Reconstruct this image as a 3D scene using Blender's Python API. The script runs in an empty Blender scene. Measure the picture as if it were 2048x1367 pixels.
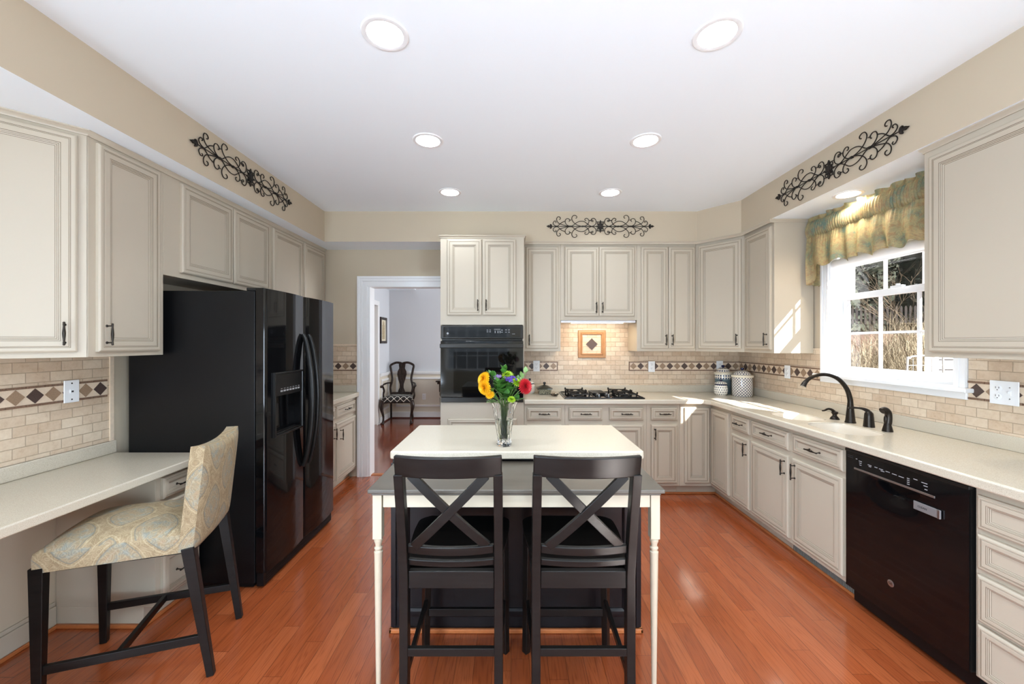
import bpy, bmesh, math, random
from mathutils import Vector, Matrix, noise
PI = math.pi
random.seed(7)
scene = bpy.context.scene
col = scene.collection

# ------------------------------------------------------------------ camera
cam_d = bpy.data.cameras.new('camera')
cam_d.sensor_width = 36.0
cam_d.lens = 800.0 / 2048.0 * 36.0
cam_d.shift_x = 2.0 / 2048.0
cam_d.shift_y = 1.0 / 2048.0
cam_d.clip_start = 0.05
cam = bpy.data.objects.new('camera', cam_d)
cam.location = (0, 0, 1.445)
cam.rotation_euler = (PI / 2, 0, 0)
col.objects.link(cam)
scene.camera = cam

# ------------------------------------------------------------------ sky, sun, added fill lamps
world = bpy.data.worlds.new('sky')
scene.world = world
world.use_nodes = True
wn = world.node_tree
bg = wn.nodes['Background']
bg.inputs[0].default_value = (0.72, 0.87, 1.0, 1)
bg.inputs[1].default_value = 0.75

def add_sun(direction, strength, angle):
    d = bpy.data.lights.new('sun', 'SUN')
    d.energy = strength
    d.angle = angle
    d.color = (1.0, 0.97, 0.93)
    o = bpy.data.objects.new('sun', d)
    o.rotation_euler = Vector(direction).to_track_quat('-Z', 'Y').to_euler()
    o.location = (8, -11, 9)
    col.objects.link(o)
add_sun((-1.0, 1.45, -1.17), 19.0, 0.009)

def area(name, loc, direction, sx, sy, power, color=(1, 1, 1), disk=False, spread=PI):
    d = bpy.data.lights.new(name, 'AREA')
    d.shape = 'DISK' if disk else 'RECTANGLE'
    d.size = sx
    if not disk:
        d.size_y = sy
    d.energy = power
    d.color = color
    d.spread = spread
    o = bpy.data.objects.new(name, d)
    o.location = loc
    o.rotation_euler = Vector(direction).to_track_quat('-Z', 'Y').to_euler()
    col.objects.link(o)
    return o
# added fill lamps at the unseen side openings and inside the dining room
FILL_COL = (0.78, 0.96, 1.17)
area('added_fill', (2.58, -2.35, 1.0), (-1, 0.25, 0.45), 2.0, 1.5, 118, FILL_COL)
area('added_fill', (-2.42, -2.35, 1.1), (1, 0.30, 0.55), 1.8, 1.6, 190, FILL_COL)
area('added_fill', (1.95, 6.4, 1.55), (-1, 0, 0.1), 1.5, 1.5, 62, (0.94, 0.97, 1.0))  # added lamp standing in the dining room; no window is built there

scene.view_settings.view_transform = 'Standard'
scene.view_settings.look = 'None'
scene.view_settings.exposure = 0.72
scene.view_settings.gamma = 1.0
scene.view_settings.use_curve_mapping = False
scene.cycles.use_denoising = True
scene.cycles.max_bounces = 10
scene.cycles.diffuse_bounces = 6
scene.cycles.glossy_bounces = 5
scene.cycles.transmission_bounces = 8
scene.cycles.caustics_reflective = False
scene.cycles.caustics_refractive = False
scene.cycles.sample_clamp_indirect = 6.0

# ------------------------------------------------------------------ materials
def srgb(r, g, b):
    def f(c):
        c /= 255.0
        return c / 12.92 if c <= 0.04045 else ((c + 0.055) / 1.055) ** 2.4
    return (f(r), f(g), f(b), 1.0)

MATS = {}
class NT:
    def __init__(s, name):
        s.m = bpy.data.materials.new(name)
        s.m.use_nodes = True
        s.nt = s.m.node_tree
        s.b = s.nt.nodes['Principled BSDF']
        s.out = s.nt.nodes['Material Output']
    def n(s, t, **kw):
        nd = s.nt.nodes.new(t)
        for k, v in kw.items():
            setattr(nd, k, v)
        return nd
    def l(s, a, b):
        s.nt.links.new(a, b)
    def val(s, x, sock):
        if hasattr(x, 'is_output') or isinstance(x, bpy.types.NodeSocket):
            s.l(x, sock)
        else:
            sock.default_value = x
    def math(s, op, a, b=0.0, c=None):
        nd = s.n('ShaderNodeMath', operation=op)
        s.val(a, nd.inputs[0]); s.val(b, nd.inputs[1])
        if c is not None: s.val(c, nd.inputs[2])
        return nd.outputs[0]
    def mix(s, f, a, b, blend='MIX'):
        nd = s.n('ShaderNodeMix', data_type='RGBA', blend_type=blend)
        s.val(f, nd.inputs[0]); s.val(a, nd.inputs[6]); s.val(b, nd.inputs[7])
        return nd.outputs[2]
    def obj(s):
        return s.n('ShaderNodeTexCoord').outputs['Object']
    def uv(s):
        return s.n('ShaderNodeTexCoord').outputs['UV']
    def mapping(s, vec, scale=(1, 1, 1), loc=(0, 0, 0), rot=(0, 0, 0)):
        nd = s.n('ShaderNodeMapping')
        s.l(vec, nd.inputs[0])
        nd.inputs['Scale'].default_value = scale
        nd.inputs['Location'].default_value = loc
        nd.inputs['Rotation'].default_value = rot
        return nd.outputs[0]
    def noise(s, vec, scale, detail=3, rough=0.5, out='Fac'):
        nd = s.n('ShaderNodeTexNoise')
        if vec is not None: s.l(vec, nd.inputs['Vector'])
        nd.inputs['Scale'].default_value = scale
        nd.inputs['Detail'].default_value = detail
        nd.inputs['Roughness'].default_value = rough
        return nd.outputs[out]
    def ramp(s, f, stops):
        nd = s.n('ShaderNodeValToRGB')
        cr = nd.color_ramp
        while len(cr.elements) < len(stops): cr.elements.new(0.5)
        for e, (p, c) in zip(cr.elements, stops):
            e.position = p; e.color = c
        s.l(f, nd.inputs[0])
        return nd.outputs[0]
    def bump(s, h, strength=0.3, dist=0.002):
        nd = s.n('ShaderNodeBump')
        nd.inputs['Strength'].default_value = strength
        nd.inputs['Distance'].default_value = dist
        s.l(h, nd.inputs['Height'])
        s.l(nd.outputs[0], s.b.inputs['Normal'])
    def sep(s, vec):
        nd = s.n('ShaderNodeSeparateXYZ'); s.l(vec, nd.inputs[0]); return nd.outputs
    def comb(s, x, y, z):
        nd = s.n('ShaderNodeCombineXYZ')
        s.val(x, nd.inputs[0]); s.val(y, nd.inputs[1]); s.val(z, nd.inputs[2])
        return nd.outputs[0]
    def base(s, c): s.val(c, s.b.inputs['Base Color'])
    def rough(s, r): s.val(r, s.b.inputs['Roughness'])

def plain(name, c, rough=0.5, metal=0.0, spec=0.5, var=0.0, vscale=6.0, coat=0.0):
    if name in MATS: return MATS[name]
    t = NT(name)
    if var > 0:
        f = t.noise(t.obj(), vscale, 4, 0.6)
        a = tuple(min(1, x * (1 - var)) for x in c[:3]) + (1,)
        b = tuple(min(1, x * (1 + var)) for x in c[:3]) + (1,)
        t.base(t.ramp(f, [(0.3, a), (0.7, b)]))
    else:
        t.base(c)
    t.rough(rough)
    t.b.inputs['Metallic'].default_value = metal
    t.b.inputs['Specular IOR Level'].default_value = spec
    t.b.inputs['Coat Weight'].default_value = coat
    t.b.inputs['Coat Roughness'].default_value = 0.08
    MATS[name] = t.m
    return t.m

CAB = plain('cabinet_paint', srgb(184, 173, 155), 0.42, spec=0.4, var=0.012, vscale=3)
GLAZE = plain('cabinet_glaze', srgb(112, 98, 80), 0.6)
WALL = plain('beige_wall_paint', srgb(192, 178, 156), 0.85, spec=0.2, var=0.01, vscale=2)
CEIL = plain('ceiling_paint', srgb(239, 246, 252), 0.9, spec=0.15)
WHITE = plain('white_trim_paint', srgb(236, 237, 238), 0.35, spec=0.4)
HALLWALL = plain('pale_blue_wall_paint', srgb(208, 211, 216), 0.85, spec=0.2)
WAINS = plain('cream_wainscot_paint', srgb(220, 212, 197), 0.5)
BLACK = plain('gloss_black_enamel', (0.003, 0.003, 0.0035, 1), 0.06, spec=0.35)
BLACKTEX = plain('satin_black_metal', (0.004, 0.004, 0.0045, 1), 0.32, spec=0.22, var=0.1, vscale=400)
BLACKPL = plain('black_plastic', (0.009, 0.0085, 0.008, 1), 0.28, spec=0.3)
IRON = plain('cast_iron', (0.012, 0.011, 0.010, 1), 0.5, metal=0.3)
BRONZE = plain('oil_rubbed_bronze', (0.030, 0.024, 0.019, 1), 0.33, metal=0.75, var=0.25, vscale=60)
WROUGHT = plain('wrought_iron', (0.022, 0.017, 0.013, 1), 0.5, metal=0.5)
STEEL = plain('brushed_steel', (0.45, 0.45, 0.46, 1), 0.35, metal=1.0)
GREYMARK = plain('grey_print', (0.30, 0.30, 0.31, 1), 0.5)
PLATE = plain('white_plastic', srgb(238, 240, 242), 0.3)
SLOT = plain('dark_slot', (0.02, 0.02, 0.02, 1), 0.6)
SINKW = plain('sink_cream', srgb(226, 217, 202), 0.25, var=0.01, vscale=30)
ESPR = plain('espresso_stain', (0.006, 0.005, 0.006, 1), 0.28, spec=0.3, var=0.3, vscale=9)
OAK = plain('oak_shoe_moulding', srgb(176, 104, 58), 0.35, var=0.12, vscale=25)
CREAM = plain('cream_leg_paint', srgb(206, 194, 172), 0.4)
OVENBLK = plain('oven_black_brown', (0.020, 0.017, 0.013, 1), 0.3, spec=0.25)
DARKGLASS = plain('oven_glass', (0.004, 0.0035, 0.003, 1), 0.03, spec=0.16)
MIRRORISH = plain('chrome', (0.6, 0.6, 0.6, 1), 0.15, metal=1.0)
PETAL_Y = plain('yellow_petal', srgb(232, 172, 8), 0.6, var=0.12, vscale=90)
PETAL_R = plain('red_petal', srgb(176, 10, 26), 0.6, var=0.25, vscale=90)
PETAL_G = plain('lime_petal', srgb(146, 178, 26), 0.6, var=0.15, vscale=90)
PETAL_P = plain('purple_petal', srgb(70, 40, 130), 0.6)
LEAFG = plain('leaf_green', srgb(62, 110, 40), 0.5, var=0.3, vscale=40)
LEAFP = plain('pale_leaf_green', srgb(120, 150, 90), 0.5, var=0.2, vscale=40)
STEMG = plain('stem_green', srgb(96, 130, 56), 0.5)

def wood_dark(name, c1, c2, rough, axis=0):
    t = NT(name)
    sc = [60, 60, 60]; sc[axis] = 3
    f = t.noise(t.mapping(t.obj(), tuple(sc)), 1.0, 6, 0.65)
    t.base(t.ramp(f, [(0.35, c1), (0.7, c2)]))
    t.val(t.math('MULTIPLY_ADD', f, 0.25, rough - 0.1), t.b.inputs['Roughness'])
    t.bump(f, 0.15, 0.001)
    t.b.inputs['Specular IOR Level'].default_value = 0.28
    return t.m
STOOLW = wood_dark('black_brown_stool_wood', (0.0035, 0.0028, 0.0025, 1), (0.0075, 0.006, 0.005, 1), 0.34, 0)
TABLEW = wood_dark('dark_table_wood', (0.070, 0.058, 0.044, 1), (0.115, 0.097, 0.074, 1), 0.36, 0)
TABLEW.node_tree.nodes['Principled BSDF'].inputs['Specular IOR Level'].default_value = 0.7
MAHOG = wood_dark('dark_mahogany', (0.014, 0.009, 0.007, 1), (0.035, 0.018, 0.014, 1), 0.25, 2)

def counter_mat():
    t = NT('speckled_solid_surface')
    o = t.obj()
    f = t.noise(o, 420, 2, 0.6)
    g = t.noise(o, 5, 3, 0.5)
    c = t.ramp(f, [(0.30, srgb(164, 153, 134)), (0.44, srgb(196, 186, 168)), (0.60, srgb(200, 191, 173)), (0.74, srgb(222, 214, 198))])
    t.base(t.mix(t.math('MULTIPLY', g, 0.25), c, srgb(192, 182, 162)))
    t.rough(0.22)
    t.b.inputs['Specular IOR Level'].default_value = 0.5
    return t.m
COUNTER = counter_mat()

def tile_mat():
    t = NT('tumbled_travertine_brick_tile')
    o = t.obj()
    s = t.sep(o)
    v = t.comb(t.math('ADD', s[0], s[1]), s[2], 0.0)
    br = t.n('ShaderNodeTexBrick')
    t.l(v, br.inputs['Vector'])
    br.inputs['Scale'].default_value = 1.0
    br.inputs['Mortar Size'].default_value = 0.0022
    br.inputs['Mortar Smooth'].default_value = 0.35
    br.inputs['Bias'].default_value = 0.0
    br.inputs['Brick Width'].default_value = 0.1016
    br.inputs['Row Height'].default_value = 0.0500
    br.inputs['Color1'].default_value = srgb(190, 162, 134)
    br.inputs['Color2'].default_value = srgb(222, 204, 180)
    br.inputs['Mortar'].default_value = srgb(214, 198, 174)
    nz = t.noise(o, 34, 5, 0.7)
    pink = t.noise(o, 9, 2, 0.5)
    c = t.mix(t.math('MULTIPLY', pink, 0.30), br.outputs['Color'], srgb(214, 192, 172))
    c = t.mix(0.38, c, t.ramp(nz, [(0.25, srgb(150, 116, 88)), (0.42, srgb(202, 182, 156)), (0.7, srgb(226, 212, 190))]), 'MIX')
    c = t.mix(t.math('MULTIPLY', br.outputs['Fac'], 0.8), c, srgb(172, 150, 126))
    t.base(c)
    t.rough(0.42)
    h = t.math('ADD', t.math('MULTIPLY', br.outputs['Fac'], -1.0), t.math('MULTIPLY', nz, 0.25))
    t.bump(h, 0.7, 0.004)
    return t.m
TILE = tile_mat()
TILEPLAIN = plain('travertine_triangle', srgb(222, 202, 178), 0.45, var=0.06, vscale=60)
PENCIL = plain('brown_pencil_tile', srgb(122, 96, 78), 0.5, var=0.35, vscale=160)
DIA_D = plain('dark_diamond_tile', srgb(78, 62, 56), 0.45, var=0.35, vscale=220)
DIA_M = plain('taupe_diamond_tile', srgb(152, 126, 102), 0.45, var=0.2, vscale=220)
FRAMEST = plain('tan_stone_moulding', srgb(172, 126, 84), 0.4, var=0.1, vscale=30)

def floor_mat(name, cols, rough=0.16, W=0.0826):
    t = NT(name)
    o = t.obj()
    s = t.sep(o)
    u = t.math('DIVIDE', s[0], W)
    row = t.math('FLOOR', u)
    fu = t.math('FRACT', u)
    wn1 = t.n('ShaderNodeTexWhiteNoise', noise_dimensions='1D'); t.l(row, wn1.inputs['W'])
    v = t.math('ADD', t.math('DIVIDE', s[1], 0.95), t.math('MULTIPLY', wn1.outputs['Value'], 7.0))
    idx = t.math('FLOOR', v)
    fv = t.math('FRACT', v)
    wn2 = t.n('ShaderNodeTexWhiteNoise', noise_dimensions='2D')
    t.l(t.comb(row, idx, 0.0), wn2.inputs['Vector'])
    r = wn2.outputs['Value']
    plank = t.ramp(r, [(0.0, cols[0]), (0.35, cols[1]), (0.7, cols[2]), (1.0, cols[3])])
    gv = t.comb(t.math('ADD', t.math('MULTIPLY', s[0], 16.0), t.math('MULTIPLY', r, 37.0)), t.math('MULTIPLY', s[1], 0.9), t.math('MULTIPLY', r, 11.0))
    dn = t.noise(gv, 1.2, 2, 0.5)
    rings = t.math('SINE', t.math('MULTIPLY', dn, 90.0))
    g1 = t.math('MULTIPLY_ADD', rings, 0.5, 0.5)
    gv2 = t.comb(t.math('MULTIPLY', s[0], 260.0), t.math('MULTIPLY', s[1], 5.0), r)
    g2 = t.noise(gv2, 1.0, 4, 0.6)
    grain = t.math('MULTIPLY', t.math('POWER', g1, 2.0), t.ramp(g2, [(0.35, (0, 0, 0, 1)), (0.65, (1, 1, 1, 1))]))
    c = t.mix(t.math('MULTIPLY', grain, 0.50), plank, cols[4])
    c = t.mix(t.math('MULTIPLY', g2, 0.16), c, cols[4])
    e = 0.012
    m1 = t.math('LESS_THAN', fu, e)
    m2 = t.math('GREATER_THAN', fu, 1 - e)
    m3 = t.math('LESS_THAN', fv, 0.0016)
    m = t.math('MAXIMUM', t.math('MAXIMUM', m1, m2), m3)
    c = t.mix(t.math('MULTIPLY', m, 0.7), c, (0.05, 0.016, 0.006, 1))
    t.base(c)
    rr = t.noise(o, 2.2, 3, 0.5)
    t.val(t.math('ADD', t.math('MULTIPLY_ADD', rr, 0.10, rough - 0.05), t.math('MULTIPLY', grain, 0.06)), t.b.inputs['Roughness'])
    h = t.math('SUBTRACT', t.math('MULTIPLY', t.noise(t.mapping(o, (12, 1.2, 1)), 1.0, 1, 0.5), 0.35), m)
    t.bump(h, 0.18, 0.0015)
    t.b.inputs['Specular IOR Level'].default_value = 0.75
    t.b.inputs['Coat Weight'].default_value = 0.35
    t.b.inputs['Coat Roughness'].default_value = 0.10
    return t.m
FLOOR = floor_mat('red_oak_plank_floor', [srgb(152, 75, 39), srgb(157, 79, 42), srgb(162, 84, 46), srgb(172, 92, 52), srgb(102, 41, 18)])
FLOOR_DIM = floor_mat('dimmed_plank_floor', [srgb(124, 66, 48), srgb(132, 72, 53), srgb(140, 78, 58), srgb(148, 86, 64), srgb(86, 38, 28)], 0.13)  # same planks with the dining room's redder, dimmer light put into the colour

def fabric_mat():
    t = NT('paisley_upholstery')
    uv = t.uv()
    s = t.sep(uv)
    # ogee medallions on a staggered grid
    P = 0.30
    def medallion(ox, oy):
        a = t.math('SUBTRACT', t.math('FRACT', t.math('ADD', t.math('DIVIDE', s[0], P), ox)), 0.5)
        b = t.math('SUBTRACT', t.math('FRACT', t.math('ADD', t.math('DIVIDE', s[1], P * 0.9), oy)), 0.5)
        aa = t.math('ABSOLUTE', a); bb = t.math('ABSOLUTE', b)
        w = t.math('MULTIPLY', t.noise(t.mapping(uv, (26, 26, 1)), 1.0, 2, 0.5), 0.07)
        return t.math('ADD', t.math('ADD', t.math('POWER', t.math('MULTIPLY', aa, 2.2), 1.3), t.math('POWER', t.math('MULTIPLY', bb, 1.7), 1.6)), w)
    d = t.math('MINIMUM', medallion(0.0, 0.0), medallion(0.5, 0.5))
    vo = t.n('ShaderNodeTexVoronoi'); vo.inputs['Scale'].default_value = 34
    dz = t.noise(uv, 18, 2, 0.5, out='Color')
    t.l(t.mix(0.05, uv, dz, 'ADD'), vo.inputs['Vector'])
    curl = t.math('SINE', t.math('MULTIPLY', vo.outputs['Distance'], 26.0))
    nn = t.noise(t.mapping(uv, (1, 1, 1)), 30, 3, 0.6)
    tan1, tan2 = srgb(136, 116, 86), srgb(158, 139, 108)
    basec = t.ramp(nn, [(0.35, tan1), (0.65, tan2)])
    med = t.ramp(nn, [(0.35, srgb(130, 132, 122)), (0.5, srgb(146, 132, 106)), (0.65, srgb(150, 128, 100))])
    c = t.mix(t.math('LESS_THAN', d, 0.50), basec, med)
    ring = t.math('LESS_THAN', t.math('ABSOLUTE', t.math('SUBTRACT', d, 0.50)), 0.022)
    ring2 = t.math('LESS_THAN', t.math('ABSOLUTE', t.math('SUBTRACT', d, 0.60)), 0.02)
    ring3 = t.math('LESS_THAN', t.math('ABSOLUTE', t.math('SUBTRACT', d, 0.30)), 0.02)
    c = t.mix(t.math('MULTIPLY', t.math('GREATER_THAN', curl, 0.75), 0.25), c, srgb(190, 176, 146))
    c = t.mix(t.math('MULTIPLY', t.math('LESS_THAN', curl, -0.8), 0.25), c, srgb(116, 106, 90))
    c = t.mix(t.math('MULTIPLY', ring, 0.55), c, srgb(104, 108, 102))
    c = t.mix(t.math('MULTIPLY', ring2, 0.35), c, srgb(190, 174, 140))
    c = t.mix(t.math('MULTIPLY', ring3, 0.12), c, srgb(190, 186, 172))
    t.base(c)
    t.rough(0.85)
    wv = t.noise(t.mapping(uv, (1, 1, 1)), 900, 1, 0.5)
    t.bump(wv, 0.15, 0.001)
    return t.m
FABRIC = fabric_mat()

def valance_mat():
    t = NT('gold_green_paisley_curtain')
    uv = t.uv()
    w = t.n('ShaderNodeTexWave', wave_type='RINGS', rings_direction='SPHERICAL')
    vo = t.n('ShaderNodeTexVoronoi'); vo.inputs['Scale'].default_value = 9.0
    t.l(t.mix(0.12, uv, t.noise(uv, 9, 3, 0.6, out='Color'), 'ADD'), vo.inputs['Vector'])
    rings = t.math('SINE', t.math('MULTIPLY', vo.outputs['Distance'], 42.0))
    nn = t.noise(uv, 5, 3, 0.6)
    n2 = t.noise(uv, 26, 3, 0.6)
    c = t.ramp(nn, [(0.34, srgb(104, 126, 112)), (0.46, srgb(150, 144, 106)), (0.60, srgb(178, 158, 114)), (0.8, srgb(150, 134, 104))])
    c = t.mix(t.math('MULTIPLY', t.math('GREATER_THAN', rings, 0.7), 0.20), c, srgb(96, 122, 112))
    c = t.mix(t.math('MULTIPLY', t.math('LESS_THAN', rings, -0.8), 0.2), c, srgb(206, 186, 136))
    c = t.mix(t.math('MULTIPLY', t.ramp(n2, [(0.5, (0, 0, 0, 1)), (0.6, (1, 1, 1, 1))]), 0.35), c, srgb(150, 96, 66))
    t.base(c)
    t.rough(0.6)
    tr = t.n('ShaderNodeBsdfTranslucent')
    t.l(c, tr.inputs[0])
    mx = t.n('ShaderNodeMixShader'); mx.inputs[0].default_value = 0.35
    t.l(t.b.outputs[0], mx.inputs[1]); t.l(tr.outputs[0], mx.inputs[2])
    t.l(mx.outputs[0], t.out.inputs[0])
    return t.m
VALANCE = valance_mat()

def glass_mat(name, color=(1, 1, 1, 1), rough=0.0, ior=1.5):
    t = NT(name)
    t.base(color); t.rough(rough)
    t.b.inputs['Transmission Weight'].default_value = 1.0
    t.b.inputs['IOR'].default_value = ior
    return t.m
def thin_glass(name, tint=(1, 1, 1, 1), refl=0.06):
    t = NT(name)
    tr = t.n('ShaderNodeBsdfTransparent'); tr.inputs[0].default_value = tint
    gl = t.n('ShaderNodeBsdfGlossy'); gl.inputs['Roughness'].default_value = 0.0
    lw = t.n('ShaderNodeLayerWeight'); lw.inputs[0].default_value = 0.5
    fac = t.math('MULTIPLY_ADD', t.math('POWER', lw.outputs['Facing'], 5.0), 0.9, 0.04)
    mx = t.n('ShaderNodeMixShader')
    t.l(fac, mx.inputs[0])
    t.l(tr.outputs[0], mx.inputs[1]); t.l(gl.outputs[0], mx.inputs[2])
    t.l(mx.outputs[0], t.out.inputs[0])
    return t.m
CRYSTAL = glass_mat('crystal', (0.97, 0.98, 0.98, 1), 0.0, 1.5)
WATER = glass_mat('vase_water', (0.90, 0.93, 0.78, 1), 0.0, 1.33)
PANE = thin_glass('window_glass')

def emit(name, c, s):
    t = NT(name)
    t.b.inputs['Emission Color'].default_value = c
    t.b.inputs['Emission Strength'].default_value = s
    t.base(c)
    return t.m
LENS = emit('lamp_lens', (1.0, 0.99, 0.98, 1), 1.6)
HOODL = emit('hood_lamp_lens', (1.0, 0.80, 0.55, 1), 4.0)

def pattern_uv(name, kind):
    t = NT(name)
    uv = t.uv(); s = t.sep(uv)
    white = srgb(236, 230, 216)
    if kind == 'lattice':
        a = t.math('ABSOLUTE', t.math('SUBTRACT', t.math('FRACT', t.math('MULTIPLY', t.math('ADD', s[0], s[1]), 36.0)), 0.5))
        b = t.math('ABSOLUTE', t.math('SUBTRACT', t.math('FRACT', t.math('MULTIPLY', t.math('SUBTRACT', s[0], s[1]), 36.0)), 0.5))
        m = t.math('LESS_THAN', t.math('MINIMUM', a, b), 0.13)
        t.base(t.mix(m, white, srgb(66, 66, 92)))
    elif kind in ('dots', 'dots2', 'scale'):
        k = {'dots': 44.0, 'dots2': 70.0, 'scale': 95.0}[kind]
        v = t.math('MULTIPLY', s[1], k)
        u = t.math('ADD', t.math('MULTIPLY', s[0], k), t.math('MULTIPLY', t.math('FLOOR', v), 0.5))
        fu = t.math('SUBTRACT', t.math('FRACT', u), 0.5)
        fv = t.math('SUBTRACT', t.math('FRACT', v), 0.5)
        d = t.math('ADD', t.math('MULTIPLY', fu, fu), t.math('MULTIPLY', fv, fv))
        if kind == 'dots':
            t.base(t.mix(t.math('LESS_THAN', d, 0.055), white, srgb(28, 36, 78)))
        elif kind == 'dots2':
            wv = t.n('ShaderNodeTexWhiteNoise', noise_dimensions='1D'); t.l(t.math('FLOOR', v), wv.inputs['W'])
            dc = t.ramp(wv.outputs['Value'], [(0.3, srgb(24, 34, 74)), (0.6, srgb(28, 70, 50)), (0.9, srgb(130, 32, 34))])
            t.base(t.mix(t.math('LESS_THAN', d, 0.09), white, dc))
        else:
            t.base(t.mix(t.math('LESS_THAN', d, 0.10), srgb(64, 84, 96), srgb(130, 146, 146)))
    elif kind == 'band':
        u = t.math('SUBTRACT', t.math('FRACT', t.math('MULTIPLY', s[0], 40.0)), 0.5)
        v = t.math('SUBTRACT', t.math('FRACT', t.math('MULTIPLY', s[1], 40.0)), 0.5)
        d = t.math('ADD', t.math('MULTIPLY', u, u), t.math('MULTIPLY', v, v))
        t.base(t.mix(t.math('LESS_THAN', d, 0.10), white, srgb(40, 58, 92)))
    elif kind == 'speck':
        n = t.noise(t.obj(), 130, 3, 0.7)
        t.base(t.ramp(n, [(0.4, srgb(58, 60, 52)), (0.6, srgb(150, 144, 120))]))
    elif kind == 'seat':
        # white ogee lattice on near black
        a = t.math('MULTIPLY', s[0], 9.0)
        tri = t.math('ABSOLUTE', t.math('SUBTRACT', t.math('FRACT', a), 0.5))
        b = t.math('MULTIPLY', s[1], 9.0)
        q1 = t.math('ABSOLUTE', t.math('SUBTRACT', t.math('FRACT', t.math('ADD', b, tri)), 0.5))
        q2 = t.math('ABSOLUTE', t.math('SUBTRACT', t.math('FRACT', t.math('SUBTRACT', b, tri)), 0.5))
        m = t.math('LESS_THAN', t.math('MINIMUM', q1, q2), 0.05)
        t.base(t.mix(m, (0.012, 0.011, 0.010, 1), srgb(225, 222, 214)))
    t.rough(0.15 if kind != 'seat' else 0.8)
    return t.m
P_LATT = pattern_uv('blue_lattice_glaze', 'lattice')
P_DOTS = pattern_uv('blue_dot_glaze', 'dots')
P_DOTS2 = pattern_uv('mixed_dot_glaze', 'dots2')
P_SCALE = pattern_uv('slate_scale_glaze', 'scale')
P_BAND = pattern_uv('blue_flower_band_glaze', 'band')
P_SPECK = pattern_uv('olive_speckle_glaze', 'speck')
P_SEAT = pattern_uv('black_lattice_fabric', 'seat')
CERAM = plain('cream_ceramic', srgb(232, 222, 200), 0.15)
NAVY = plain('navy_glaze', srgb(26, 30, 66), 0.12)

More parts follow.
